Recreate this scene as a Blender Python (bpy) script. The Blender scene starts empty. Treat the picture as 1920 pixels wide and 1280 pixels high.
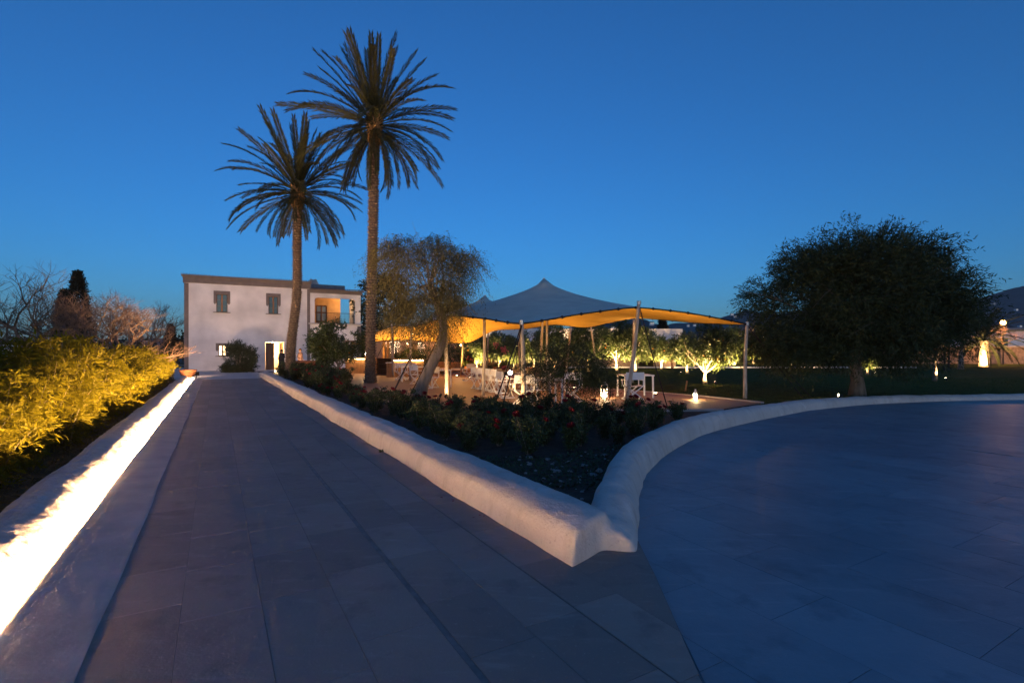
import bpy, bmesh, math, random
import numpy as np
from mathutils import Vector, Matrix, Euler

# ------------------------------------------------------------------ camera
S = bpy.context.scene
C = S.collection
R = math.radians
F, HZ, EYE = 960.0, 656.0, 1.65          # focal length in photo pixels, horizon row, eye height
cam_d = bpy.data.cameras.new('camera')
cam_d.sensor_width = 36.0
cam_d.lens = 18.0
cam_d.shift_y = (HZ - 640.0) / 1920.0
cam_d.clip_start = 0.05
cam_d.clip_end = 20000.0
cam = bpy.data.objects.new('camera', cam_d)
cam.location = (0, 0, EYE)
cam.rotation_euler = (R(90), 0, 0)
C.objects.link(cam)
S.camera = cam

# ------------------------------------------------------------------ sky, afterglow, exposure
SUN_EL, SUN_ROT = 5.5, 168.0
world = bpy.data.worlds.new('World')
S.world = world
world.use_nodes = True
wt = world.node_tree
bg = wt.nodes['Background']
sky = wt.nodes.new('ShaderNodeTexSky')
sky.sky_type = 'NISHITA'
sky.sun_disc = False
sky.sun_elevation = R(SUN_EL)
sky.sun_rotation = R(SUN_ROT)
sky.air_density = 1.0
sky.dust_density = 0.8
sky.ozone_density = 6.2
wt.links.new(sky.outputs[0], bg.inputs[0])
bg.inputs[1].default_value = 0.114
sun_d = bpy.data.lights.new('afterglow', 'SUN')
sun_d.energy = 0.06
sun_d.angle = R(25)
sun_d.color = (1.0, 0.76, 0.64)
sun = bpy.data.objects.new('afterglow', sun_d)
_a = R(SUN_ROT)
_sd = Vector((math.sin(_a) * math.cos(R(SUN_EL)), math.cos(_a) * math.cos(R(SUN_EL)), math.sin(R(SUN_EL))))
sun.rotation_euler = _sd.to_track_quat('Z', 'Y').to_euler()
C.objects.link(sun)
S.view_settings.view_transform = 'Standard'
S.view_settings.look = 'None'
S.view_settings.exposure = 1.0
S.view_settings.gamma = 1.0
S.render.engine = 'CYCLES'
S.cycles.use_denoising = True
S.cycles.max_bounces = 5
S.cycles.diffuse_bounces = 3
S.cycles.adaptive_threshold = 0.02
S.cycles.glossy_bounces = 2
S.cycles.transmission_bounces = 3
S.cycles.sample_clamp_indirect = 40.0

# ------------------------------------------------------------------ helpers
def P(px, py, Y):
    return Vector(((px - 960.0) / F * Y, Y, EYE + (HZ - py) * Y / F))
def G(px, py, z=0.0):
    Y = F * (EYE - z) / (py - HZ)
    return Vector(((px - 960.0) / F * Y, Y, z))
UX, UY = -0.501, 0.8654                    # direction of the driveway
NX, NY = 0.8654, 0.501
def D(s, n, z=0.0):
    return Vector((s * UX + n * NX, s * UY + n * NY, z))
DROT = math.atan2(UY, UX)

class MB:
    def __init__(self):
        self.v = []; self.f = []
    def add(self, vs, fs):
        o = len(self.v)
        self.v += [tuple(p) for p in vs]
        self.f += [tuple(i + o for i in f) for f in fs]
    def box(self, c, s, rz=0.0, M=None):
        x, y, z = s[0] / 2, s[1] / 2, s[2] / 2
        m = M if M is not None else Matrix.Rotation(rz, 3, 'Z')
        c = Vector(c)
        vs = [c + m @ Vector((a * x, b * y, d * z)) for a in (-1, 1) for b in (-1, 1) for d in (-1, 1)]
        self.add(vs, [(0, 1, 3, 2), (4, 6, 7, 5), (0, 4, 5, 1), (2, 3, 7, 6), (0, 2, 6, 4), (1, 5, 7, 3)])
    def bar(self, a, b, w, h=None, up=(0, 0, 1)):
        a = Vector(a); b = Vector(b); h = h or w
        d = b - a; L = d.length
        if L < 1e-6: return
        d /= L; u = Vector(up)
        if abs(d.dot(u)) > 0.98: u = Vector((1, 0, 0))
        x = d.cross(u).normalized(); z = x.cross(d)
        M = Matrix((x, d, z)).transposed()
        self.box((a + b) / 2, (w, L, h), M=M)
    def tube(self, pts, rad, n=8, cap=True):
        pts = [Vector(p) for p in pts]
        if not hasattr(rad, '__len__'): rad = [rad] * len(pts)
        o = len(self.v); ref = None
        for i, p in enumerate(pts):
            t = (pts[min(i + 1, len(pts) - 1)] - pts[max(i - 1, 0)])
            t = t.normalized() if t.length > 1e-9 else Vector((0, 0, 1))
            if ref is None:
                ref = t.orthogonal().normalized()
            ref = (ref - t * ref.dot(t))
            ref = ref.normalized() if ref.length > 1e-6 else t.orthogonal().normalized()
            b = t.cross(ref)
            for k in range(n):
                a = 2 * math.pi * k / n
                self.v.append(tuple(p + (ref * math.cos(a) + b * math.sin(a)) * rad[i]))
        for i in range(len(pts) - 1):
            for k in range(n):
                k2 = (k + 1) % n
                self.f.append((o + i * n + k, o + i * n + k2, o + (i + 1) * n + k2, o + (i + 1) * n + k))
        if cap:
            self.f.append(tuple(o + k for k in reversed(range(n))))
            self.f.append(tuple(o + (len(pts) - 1) * n + k for k in range(n)))
    def lathe(self, prof, n=16, c=(0, 0, 0)):
        o = len(self.v)
        for r, z in prof:
            for k in range(n):
                a = 2 * math.pi * k / n
                self.v.append((c[0] + r * math.cos(a), c[1] + r * math.sin(a), c[2] + z))
        for i in range(len(prof) - 1):
            for k in range(n):
                k2 = (k + 1) % n
                self.f.append((o + i * n + k, o + i * n + k2, o + (i + 1) * n + k2, o + (i + 1) * n + k))
        if prof[0][0] > 1e-4: self.f.append(tuple(o + k for k in reversed(range(n))))
        if prof[-1][0] > 1e-4: self.f.append(tuple(o + (len(prof) - 1) * n + k for k in range(n)))
    def ball(self, c, r, seg=8, rings=5, sz=1.0):
        prof = [(max(1e-5, r * math.sin(math.pi * i / rings)), -r * sz * math.cos(math.pi * i / rings)) for i in range(rings + 1)]
        self.lathe(prof, seg, c)
    def mesh(self, name, mat, smooth=False):
        me = bpy.data.meshes.new(name)
        me.from_pydata(self.v, [], self.f)
        if smooth: me.shade_smooth()
        if mat: me.materials.append(mat)
        return me
    def build(self, name, mat, parent=None, smooth=False):
        o = bpy.data.objects.new(name, self.mesh(name, mat, smooth))
        C.objects.link(o)
        if parent: o.parent = parent
        return o

def quads_mesh(name, V, mat, smooth=False):
    """V: (n,4,3) array of quads, written quickly"""
    V = np.asarray(V, dtype=np.float32); n = len(V)
    me = bpy.data.meshes.new(name)
    me.vertices.add(n * 4); me.vertices.foreach_set('co', V.ravel())
    me.loops.add(n * 4); me.loops.foreach_set('vertex_index', np.arange(n * 4, dtype=np.int32))
    me.polygons.add(n)
    me.polygons.foreach_set('loop_start', np.arange(0, n * 4, 4, dtype=np.int32))
    me.update(calc_edges=True); me.validate()
    if smooth: me.shade_smooth()
    if mat: me.materials.append(mat)
    return me
def link(name, me, parent=None, loc=None, rot=None, scale=None):
    o = bpy.data.objects.new(name, me); C.objects.link(o)
    if parent: o.parent = parent
    if loc is not None: o.location = loc
    if rot is not None: o.rotation_euler = rot
    if scale is not None: o.scale = scale if hasattr(scale, '__len__') else (scale,) * 3
    return o
def tag(o, label, cat, group=None):
    o['label'] = label; o['category'] = cat
    if group: o['group'] = group
    return o
def struct(o):
    o['kind'] = 'structure'; return o
def stuff(o):
    o['kind'] = 'stuff'; return o
def thing(name, label, cat, loc=(0, 0, 0), rz=0.0, group=None):
    o = bpy.data.objects.new(name, None); C.objects.link(o)
    o.empty_display_size = 0.2
    o.location = loc; o.rotation_euler = (0, 0, rz)
    return tag(o, label, cat, group)
def copy_tree(o, parent=None):
    c = o.copy(); C.objects.link(c)
    if parent: c.parent = parent
    for ch in list(o.children):
        copy_tree(ch, c)
    return c

# ------------------------------------------------------------------ materials
def lin(h):
    h = h.lstrip('#'); v = [int(h[i:i + 2], 16) / 255 for i in (0, 2, 4)]
    return tuple((x / 12.92 if x <= .04045 else ((x + .055) / 1.055) ** 2.4) for x in v)
MATS = {}
def mat(name, col, rough=0.8, var=0.25, scale=6.0, bump=0.0, bscale=None, col2=None, spec=0.3, translucent=0.0,
        objvar=0.0, detail=5.0, stretch=None, metal=0.0, coords='Object', bdist=0.02):
    if name in MATS: return MATS[name]
    m = bpy.data.materials.new(name); m.use_nodes = True
    nt = m.node_tree; N = nt.nodes; L = nt.links
    b = N['Principled BSDF']
    b.inputs['Roughness'].default_value = rough
    b.inputs['Specular IOR Level'].default_value = spec
    b.inputs['Metallic'].default_value = metal
    tc = N.new('ShaderNodeTexCoord'); vec = tc.outputs[coords]
    if stretch:
        mp = N.new('ShaderNodeMapping'); mp.inputs['Scale'].default_value = stretch
        L.new(vec, mp.inputs[0]); vec = mp.outputs[0]
    nz = N.new('ShaderNodeTexNoise'); nz.inputs['Scale'].default_value = scale; nz.inputs['Detail'].default_value = detail
    L.new(vec, nz.inputs['Vector'])
    rp = N.new('ShaderNodeMapRange'); rp.inputs[1].default_value = 0.3; rp.inputs[2].default_value = 0.7
    L.new(nz.outputs['Fac'], rp.inputs[0])
    mx = N.new('ShaderNodeMix'); mx.data_type = 'RGBA'
    c2 = col2 or tuple(c * (1 - var) for c in col)
    c1 = col if col2 else tuple(min(1, c * (1 + var * .6)) for c in col)
    mx.inputs[6].default_value = (*c1, 1); mx.inputs[7].default_value = (*c2, 1)
    L.new(rp.outputs[0], mx.inputs[0])
    out = mx.outputs[2]
    if objvar:
        oi = N.new('ShaderNodeObjectInfo')
        mr = N.new('ShaderNodeMapRange'); mr.inputs[3].default_value = 1 - objvar; mr.inputs[4].default_value = 1 + objvar
        L.new(oi.outputs['Random'], mr.inputs[0])
        hs = N.new('ShaderNodeHueSaturation'); L.new(out, hs.inputs['Color']); L.new(mr.outputs[0], hs.inputs['Value'])
        out = hs.outputs[0]
    L.new(out, b.inputs['Base Color'])
    if bump:
        bz = N.new('ShaderNodeTexNoise'); bz.inputs['Scale'].default_value = bscale or scale * 6; bz.inputs['Detail'].default_value = 6
        L.new(vec, bz.inputs['Vector'])
        bp = N.new('ShaderNodeBump'); bp.inputs['Strength'].default_value = bump; bp.inputs['Distance'].default_value = bdist
        L.new(bz.outputs['Fac'], bp.inputs['Height']); L.new(bp.outputs[0], b.inputs['Normal'])
    if translucent:
        tr = N.new('ShaderNodeBsdfTranslucent'); L.new(out, tr.inputs[0])
        ms = N.new('ShaderNodeMixShader'); ms.inputs[0].default_value = translucent
        L.new(b.outputs[0], ms.inputs[1]); L.new(tr.outputs[0], ms.inputs[2])
        L.new(ms.outputs[0], N['Material Output'].inputs[0])
    MATS[name] = m
    return m
def glow(name, col, strength):
    if name in MATS: return MATS[name]
    m = bpy.data.materials.new(name); m.use_nodes = True
    N = m.node_tree.nodes; N.remove(N['Principled BSDF'])
    e = N.new('ShaderNodeEmission'); e.inputs[0].default_value = (*col, 1); e.inputs[1].default_value = strength
    m.node_tree.links.new(e.outputs[0], N['Material Output'].inputs[0])
    MATS[name] = m
    return m

def surface(name, col, rough, layers, bumps, spec=.3, objvar=0.0):
    """layers: (scale, stretch, lo, hi, colour, strength) blotches in world space; bumps: (scale, strength, distance)"""
    if name in MATS: return MATS[name]
    m = bpy.data.materials.new(name); m.use_nodes = True; nt = m.node_tree; N = nt.nodes; L = nt.links; b = N['Principled BSDF']
    b.inputs['Specular IOR Level'].default_value = spec
    g = N.new('ShaderNodeNewGeometry'); pos = g.outputs['Position']
    rgb = N.new('ShaderNodeRGB'); rgb.outputs[0].default_value = (*col, 1); out = rgb.outputs[0]
    if objvar:
        oi = N.new('ShaderNodeObjectInfo'); mr = N.new('ShaderNodeMapRange'); mr.inputs[3].default_value = 1 - objvar; mr.inputs[4].default_value = 1 + objvar
        L.new(oi.outputs['Random'], mr.inputs[0]); hs = N.new('ShaderNodeHueSaturation'); L.new(out, hs.inputs['Color']); L.new(mr.outputs[0], hs.inputs['Value']); out = hs.outputs[0]
    for i, (sc, st, lo, hi, c, k) in enumerate(layers):
        mp = N.new('ShaderNodeMapping'); mp.inputs['Scale'].default_value = st; mp.inputs['Location'].default_value = (i * 7.3, i * 3.1, i * 1.7); mp.inputs['Rotation'].default_value = (0, 0, -DROT if st[0] != st[1] else 0)
        L.new(pos, mp.inputs[0]); nz = N.new('ShaderNodeTexNoise'); nz.inputs['Scale'].default_value = sc; nz.inputs['Detail'].default_value = 8; nz.inputs['Roughness'].default_value = .62; L.new(mp.outputs[0], nz.inputs['Vector'])
        r = N.new('ShaderNodeMapRange'); r.inputs[1].default_value = lo; r.inputs[2].default_value = hi; r.inputs[4].default_value = k; L.new(nz.outputs['Fac'], r.inputs[0])
        mx = N.new('ShaderNodeMix'); mx.data_type = 'RGBA'; L.new(r.outputs[0], mx.inputs[0]); L.new(out, mx.inputs[6]); mx.inputs[7].default_value = (*c, 1); out = mx.outputs[2]
    L.new(out, b.inputs['Base Color'])
    rz = N.new('ShaderNodeTexNoise'); rz.inputs['Scale'].default_value = 3; L.new(pos, rz.inputs['Vector']); rr = N.new('ShaderNodeMapRange'); rr.inputs[3].default_value = rough - .12; rr.inputs[4].default_value = min(1, rough + .12); L.new(rz.outputs['Fac'], rr.inputs[0]); L.new(rr.outputs[0], b.inputs['Roughness'])
    nor = None
    for sc, k, d in bumps:
        nz = N.new('ShaderNodeTexNoise'); nz.inputs['Scale'].default_value = sc; nz.inputs['Detail'].default_value = 7; L.new(pos, nz.inputs['Vector'])
        bp = N.new('ShaderNodeBump'); bp.inputs['Strength'].default_value = k; bp.inputs['Distance'].default_value = d; L.new(nz.outputs['Fac'], bp.inputs['Height'])
        if nor is not None: L.new(nor, bp.inputs['Normal'])
        nor = bp.outputs[0]
    if nor is not None: L.new(nor, b.inputs['Normal'])
    MATS[name] = m
    return m
WARM = (1.0, 0.60, 0.26)
M_plaster = surface('white_plaster', (.52, .475, .44), .88, [(1.1, (1, 1, 1), .42, .72, (.40, .355, .32), .7), (5, (1, 1, .22), .52, .74, (.30, .25, .21), .55), (26, (1, 1, 1), .60, .72, (.24, .20, .17), .5), (2.4, (1, 1, 1.01), .58, .66, (.60, .56, .53), .6)], [(5, .6, .05), (38, .5, .010)])
M_housewall = mat('house_render', (.74, .70, .68), .9, .26, .55, .3, 9, detail=8, bdist=.01)
M_taupe = mat('taupe_trim', (.17, .14, .13), .8, .15, 3)
M_slab = surface('driveway_stone', (.255, .205, .175), .74, [(.55, (1, 1, 1), .40, .70, (.20, .165, .15), .8), (7, (.35, 1.5, 1), .56, .70, (.34, .29, .26), .45), (3.2, (1, 1, 1.01), .55, .68, (.15, .12, .11), .55), (40, (1, 1, 1), .60, .70, (.40, .36, .33), .4)], [(9, .45, .012), (70, .4, .004)], objvar=.16)
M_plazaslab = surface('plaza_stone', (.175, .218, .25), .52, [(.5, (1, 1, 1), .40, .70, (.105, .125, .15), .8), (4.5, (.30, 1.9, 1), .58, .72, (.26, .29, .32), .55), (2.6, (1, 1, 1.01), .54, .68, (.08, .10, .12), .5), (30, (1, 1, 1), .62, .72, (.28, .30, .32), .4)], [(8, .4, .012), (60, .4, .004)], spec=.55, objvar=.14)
M_joint = mat('paving_joint', (.15, .12, .105), .9, .3, 8)
M_apron = mat('apron_concrete', (.50, .41, .36), .85, .2, 2.5, .4, 16, bdist=.01)
M_soil = mat('dark_soil', (.055, .040, .028), .95, .5, 5, .9, 18, bdist=.05)
M_lawn = mat('lawn_grass', (.046, .064, .012), .95, .45, 2.2, .8, 40, bdist=.05, spec=.05)
M_grass = mat('grass_blade', (.055, .085, .02), .7, .4, 3, translucent=.25)
M_field = mat('far_field', (.045, .05, .03), .95, .5, .05)
M_deck = mat('terrace_deck', (.30, .165, .085), .6, .25, 1.2, .3, 12, stretch=(1, 9, 1), bdist=.006)
M_path = mat('path_stone', (.42, .36, .31), .8, .2, 2, .3, 12, bdist=.008)
M_trunk = mat('grey_bark', (.20, .165, .135), .9, .45, 7, .9, 16, stretch=(1, 1, .25), bdist=.03)
M_whitebark = mat('pale_bark', (.24, .205, .16), .85, .35, 9, .8, 22, bdist=.02)  # a little paler than the grey bark
M_palmtrunk = mat('palm_trunk', (.12, .088, .066), .9, .5, 14, .9, 30, bdist=.02)
M_palmleaf = mat('palm_leaf', (.050, .056, .019), .55, .4, 3, translucent=.2, objvar=.3)
M_palmold = mat('palm_boot', (.19, .115, .05), .8, .4, 9)
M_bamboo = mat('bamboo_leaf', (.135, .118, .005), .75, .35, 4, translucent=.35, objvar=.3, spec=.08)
M_culm = mat('bamboo_culm', (.15, .12, .03), .5, .3, 6)
M_pepper = mat('pepper_leaf', (.135, .120, .042), .65, .4, 3, translucent=.3)
M_acacia = mat('acacia_leaf', (.042, .060, .022), .6, .4, 2, translucent=.2)
M_orange = mat('orange_leaf', (.055, .082, .020), .42, .45, 2.5, translucent=.22, objvar=.2, spec=.5)
M_fruit = mat('orange_fruit', (.55, .19, .02), .5, .15, 8)
M_darkleaf = mat('dark_leaf', (.022, .032, .016), .7, .4, 2, translucent=.15)
M_cypress = mat('cypress_leaf', (.020, .024, .014), .8, .4, 3, translucent=.1)
M_roseleaf = mat('rose_leaf', (.040, .062, .022), .5, .45, 5, translucent=.2, objvar=.3)
M_rose = mat('rose_petal', (.15, .006, .014), .6, .35, 30, translucent=.15, objvar=.3)
M_pinkpetal = mat('oleander_petal', (.62, .16, .22), .6, .2, 20, translucent=.2)
M_twig = mat('bare_twig', (.17, .112, .082), .9, .3, 5)
M_tenttop = mat('tent_top_fabric', (.55, .54, .45), .85, .12, 1.5, .15, 60, bdist=.004)
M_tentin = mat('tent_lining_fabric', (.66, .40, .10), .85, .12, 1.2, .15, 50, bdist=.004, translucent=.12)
M_pole = mat('eucalyptus_pole', (.42, .35, .28), .8, .4, 4, .6, 14, stretch=(3, 3, .5), bdist=.012)
M_black = mat('black_rope', (.012, .012, .014), .8, .2, 20)
M_dark = mat('dark_metal', (.03, .03, .032), .5, .2, 8, metal=.4)
M_metal = mat('galvanised_metal', (.45, .45, .46), .35, .2, 12, metal=.9)
M_white = mat('white_painted_wood', (.78, .76, .72), .5, .08, 6)
M_canvas = mat('white_canvas', (.76, .74, .71), .85, .08, 8, .2, 80, bdist=.003)
M_wood = mat('honey_wood', (.36, .19, .075), .55, .35, 3, .3, 20, stretch=(6, 6, .6), bdist=.006)
M_brown = mat('brown_wood', (.115, .052, .028), .55, .35, 3, .3, 16, stretch=(6, 6, .6), bdist=.006)
M_tabletop = mat('table_top_wood', (.19, .125, .085), .5, .3, 5)
M_terra = mat('terracotta', (.42, .17, .08), .8, .2, 6)
M_tile = mat('clay_roof_tile', (.30, .19, .135), .85, .4, 4)
M_roof = mat('slate_roof', (.20, .21, .22), .8, .25, 4)
M_glass = mat('window_glass', (.03, .05, .055), .06, .1, 2, spec=.9)
M_peach = mat('peach_render', (.46, .24, .13), .9, .15, 2)
M_litbalcony = mat('lamplit_render', (.56, .34, .16), .9, .15, 2)  # warm light inside the balcony is put into this orange wall colour
M_stonewall = mat('stone_wall', (.30, .22, .16), .9, .45, 3, .9, 5, bdist=.06)
M_hill = mat('hill_scrub', (.026, .042, .045), .95, .45, .02, detail=9)
M_hedge = mat('hedge_leaf', (.05, .07, .022), .6, .4, 3, translucent=.2)
M_rock = mat('pale_stone', (.21, .21, .20), .85, .3, 8, .6, 20, bdist=.02)
M_skin = mat('skin', (.40, .24, .17), .6, .1, 8)
M_coat = mat('tan_coat', (.34, .19, .12), .85, .2, 8)
M_darkcloth = mat('dark_cloth', (.02, .018, .022), .85, .2, 8)
M_hair = mat('brown_hair', (.16, .07, .02), .6, .2, 20)
M_haird = mat('black_hair', (.015, .012, .01), .6, .2, 20)
M_iron = mat('wrought_iron', (.05, .035, .03), .6, .2, 8)
def unsampled(m):
    m.cycles.emission_sampling = 'NONE'; return m
E_led = glow('led_light', (1.0, 0.56, 0.25), 480.0)
E_bulb = unsampled(glow('bulb_light', (1.0, 0.72, 0.42), 30.0))
E_cool = unsampled(glow('cool_bulb_light', (1.0, 0.93, 0.85), 30.0))
E_room = glow('lit_room', (1.0, 0.66, 0.33), 2.6)
E_string = unsampled(glow('fairy_light', (1.0, 0.62, 0.36), 7.0))
E_far = unsampled(glow('far_window_light', (1.0, 0.86, 0.65), .7))

def lamp(parent, name, kind, loc, power, col=WARM, aim=None, cone=90, blend=.6, radius=.05):
    d = bpy.data.lights.new(name, kind); d.energy = power; d.color = col
    d.shadow_soft_size = radius
    if kind == 'SPOT':
        d.spot_size = R(cone); d.spot_blend = blend
    o = bpy.data.objects.new(name, d); C.objects.link(o)
    o.parent = parent; o.location = loc
    if aim is not None:
        o.rotation_euler = (-(Vector(aim) - Vector(loc))).to_track_quat('Z', 'Y').to_euler()
    return o

# ================================================================== THE SETTING
rng = random.Random(7)
nrg = np.random.default_rng(7)

def sheet(name, pts, z, m):
    b = MB(); b.add([(p[0], p[1], z) for p in pts], [tuple(range(len(pts)))])
    return struct(b.build(name, m))
def inside(p, poly):
    x, y = p[0], p[1]; r = False
    for i in range(len(poly)):
        x1, y1 = poly[i][0], poly[i][1]; x2, y2 = poly[i - 1][0], poly[i - 1][1]
        if (y1 > y) != (y2 > y) and x < (x2 - x1) * (y - y1) / (y2 - y1) + x1: r = not r
    return r

sheet('ground', [(-4300, -350), (4300, -350), (4300, 4550), (-4300, 4550)], -.40, M_field)

# ---- plaza edge (convex curve), wall feet
EDGE = [(1.9, -3.0), (1.22, -.8), (.97, 1.0), (.95, 2.54), (.995, 3.08), (1.05, 3.73), (1.105, 4.62), (1.385, 5.85), (1.64, 6.77),
        (2.47, 8.41), (3.75, 10.3), (5.6, 12.15), (8.35, 14.5), (11.2, 16.15), (14.6, 17.2), (18.5, 17.75), (24, 17.6), (32, 15.5)]
PLAZA = EDGE + [(32, -3)]
b = MB()
b.add([(x + .02, y, -.0545) for x, y in PLAZA], [tuple(range(len(PLAZA)))])
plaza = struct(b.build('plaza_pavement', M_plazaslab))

# ---- lawn, beds
lawn_poly = [(x - .2, y + .2) for x, y in EDGE[11:]] + [(90, 15), (320, 60), (320, 260), (-40, 260), (-40, 58), (1.0, 46), (1.2, 38), (3.2, 22.3), (5.1, 19.9), (6.7, 17.7), (7.7, 15.9), (5.5, 12.2)]
sheet('lawn', lawn_poly, 0.0, M_lawn)
bed_poly = [(.52, 4.5), (1.2, 5.2), (1.7, 7.2), (2.5, 8.8), (3.8, 10.6), (5.8, 12.6), (7.6, 14.4), (6.0, 14.3), (.5, 13.55), (-3.7, 16), (-6.2, 21), (-9.2, 28), (-12.2, 36.5), (-19.8, 39.5), (-16.2, 33.9), (-1.2, 8.0)]
sheet('flower_bed', bed_poly, .006, M_soil)
DECK = [(-3.9, 15.8), (.5, 13.45), (5.6, 13.9), (7.6, 15.6), (6.7, 17.7), (5.1, 19.9), (3.2, 22.3), (1.2, 38), (1.0, 46), (-40, 58), (-20, 43.5), (-12.2, 38), (-9.2, 27.8), (-6.2, 20.8)]
deck = sheet('terrace', DECK, .03, M_deck)
# pale stone edging of the terrace on the lawn side
b = MB()
for (a, c) in (((7.7, 15.75), (6.75, 17.75)), ((6.75, 17.75), (5.15, 19.95)), ((5.15, 19.95), (3.25, 22.35)), ((.5, 13.42), (5.7, 13.86))):
    b.bar((a[0], a[1], .025), (c[0], c[1], .025), .16, .07)
tag(b.build('stone_edging', M_path), 'pale stone strip edging the brown terrace', 'edging')
sheet('planting_bed', [D(-6, -1.75), D(34.5, -1.75), D(36.5, -9), D(60, -60), D(-6, -60)], 0.0, mat('bed_earth', (.06, .05, .022), .95, .5, 3, .9, 14, bdist=.05))
sheet('courtyard_pavement', [D(33.4, -1.3), D(33.4, 2.3), D(36.9, 2.5), D(37.6, 8), D(58, 14), D(54, -16), D(36.4, -9)], -.004, mat('court_stone', (.55, .50, .46), .8, .25, 1.2, .3, 10, bdist=.008))

# ---- driveway with its slabs
_dp = [D(-4, -.62), D(36.9, -.62), D(36.9, 2.6), D(3.5, 2.6)] + [Vector((x, y, 0)) for x, y in reversed(EDGE[0:7])]
b = MB(); b.add([(p.x, p.y, -.0045) for p in _dp], [tuple(range(len(_dp)))[::-1]])
drive = struct(b.build('driveway', M_joint))
def slab_mesh(name, m):
    bm = bmesh.new(); bmesh.ops.create_cube(bm, size=1.0)
    bmesh.ops.translate(bm, verts=bm.verts, vec=(0, 0, -.5))
    me = bpy.data.meshes.new(name); bm.to_mesh(me); bm.free(); me.materials.append(m); return me
def clip_edge(px, py, keep_inside, gap):
    """half-planes of the plaza edge near a point"""
    out = []
    for i in range(len(EDGE) - 1):
        a = Vector(EDGE[i]); c = Vector(EDGE[i + 1]); d = (c - a).normalized(); nrm = Vector((d.y, -d.x))   # points into the plaza
        out.append((a + nrm * gap, nrm, (Vector((px, py)) - a).dot(nrm), abs((Vector((px, py)) - (a + c) / 2).length)))
    return out
def place_slab(me, parent, s0, s1, n0, n1, top, thick, side, name):
    cx = D((s0 + s1) / 2, (n0 + n1) / 2)
    planes = clip_edge(cx.x, cx.y, True, .006 if side > 0 else -.004)
    cor = [D(s, n) for s in (s0, s1) for n in (n0, n1)]
    if side > 0:
        hit = []
        for a, nrm, _, dist in planes:
            ds = [(Vector((c.x, c.y)) - a).dot(nrm) for c in cor]
            if max(ds) <= 0.02: return None
            if min(ds) < 0: hit.append((a, nrm))
    else:
        a, nrm, _, dist = min(planes, key=lambda p: p[3])
        ds = [(Vector((c.x, c.y)) - a).dot(nrm) for c in cor]
        if min(ds) >= -.02: return None
        hit = [(a, -nrm)] if max(ds) > 0 else []
    o = link(name, me, parent, (cx.x, cx.y, top), (rng.uniform(-.0003, .0003), rng.uniform(-.0003, .0003), DROT), (s1 - s0, n1 - n0, thick))
    if hit:
        bm = bmesh.new(); bm.from_mesh(me)
        Mw = Matrix.LocRotScale(o.location, o.rotation_euler, o.scale)
        bm.transform(Mw)
        for a, nrm in hit:
            geo = bm.verts[:] + bm.edges[:] + bm.faces[:]
            r = bmesh.ops.bisect_plane(bm, geom=geo, plane_co=(a.x, a.y, 0), plane_no=(-nrm.x, -nrm.y, 0), clear_outer=True)
            ed = [e for e in r['geom_cut'] if isinstance(e, bmesh.types.BMEdge)]
            if ed: bmesh.ops.contextual_create(bm, geom=ed)
        if not bm.faces:
            bm.free(); bpy.data.objects.remove(o); return None
        bm.transform(Matrix.Translation(-o.location))
        m2 = bpy.data.meshes.new(name); bm.to_mesh(m2); bm.free(); m2.materials.append(me.materials[0])
        o.data = m2; o.rotation_euler = (0, 0, 0); o.scale = (1, 1, 1)
    return o
me = slab_mesh('slab', M_slab)
lanes = [(-.62, -.19), (-.19, .26), (.26, .70), (.70, 1.1465), (1.1835, 1.60), (1.60, 1.985), (1.995, 2.36)]
n_slab = 0
for li, (a, c) in enumerate(lanes + [(2.36, 2.80), (2.80, 3.25)]):
    s = -3.2 + rng.uniform(0, .7); end = 33.4 if li < len(lanes) else (3.9 if li == len(lanes) else 3.6)
    while s < end:
        L = rng.uniform(.65, 1.15) * (1.0 if s < 14 else 1.35)
        e = min(s + L, end)
        if end - e < .3: e = end
        if place_slab(me, drive, s + .0018, e - .0018, a + .0018, c - .0018, rng.uniform(-.0004, .0004), .02, -1, 'slab'): n_slab += 1
        s = e
b = MB(); b.bar(D(-3, 1.165, -.0045), D(33.3, 1.165, -.0035), .035, .006)
b.build('drain_channel', mat('drain_slot', (.17, .15, .14), .6, .3, 10), drive)
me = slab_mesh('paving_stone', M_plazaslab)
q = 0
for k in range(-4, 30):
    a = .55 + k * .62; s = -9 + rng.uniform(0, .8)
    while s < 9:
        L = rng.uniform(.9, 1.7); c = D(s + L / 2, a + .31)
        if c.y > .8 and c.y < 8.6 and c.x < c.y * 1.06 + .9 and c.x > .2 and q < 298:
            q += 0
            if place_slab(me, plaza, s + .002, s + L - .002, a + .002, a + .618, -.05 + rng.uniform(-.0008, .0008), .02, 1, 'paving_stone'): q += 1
        s += L

# ---- low plaster walls
def remesh(o, voxel, smooth_it=3, amp=.012, freq=3.0, seed=0):
    m = o.modifiers.new('r', 'REMESH'); m.mode = 'VOXEL'; m.voxel_size = voxel
    if smooth_it:
        sm = o.modifiers.new('s', 'SMOOTH'); sm.iterations = smooth_it; sm.factor = .5
    dg = bpy.context.evaluated_depsgraph_get()
    me = bpy.data.meshes.new_from_object(o.evaluated_get(dg))
    o.modifiers.clear()
    from mathutils import noise
    n = len(me.vertices); co = np.empty(n * 3, np.float32); me.vertices.foreach_get('co', co); co = co.reshape(-1, 3)
    no = np.empty(n * 3, np.float32); me.vertices.foreach_get('normal', no); no = no.reshape(-1, 3)
    d = np.array([noise.noise(Vector(c) * freq + Vector((seed, 0, 0))) * amp + noise.noise(Vector(c) * freq * .35) * amp * 1.6 for c in co])
    co += no * d[:, None]
    me.vertices.foreach_set('co', co.ravel().astype(np.float32))
    mt = o.data.materials[0]; o.data = me
    me.materials.clear(); me.materials.append(mt); me.shade_smooth(); me.update()
    return o
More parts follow.
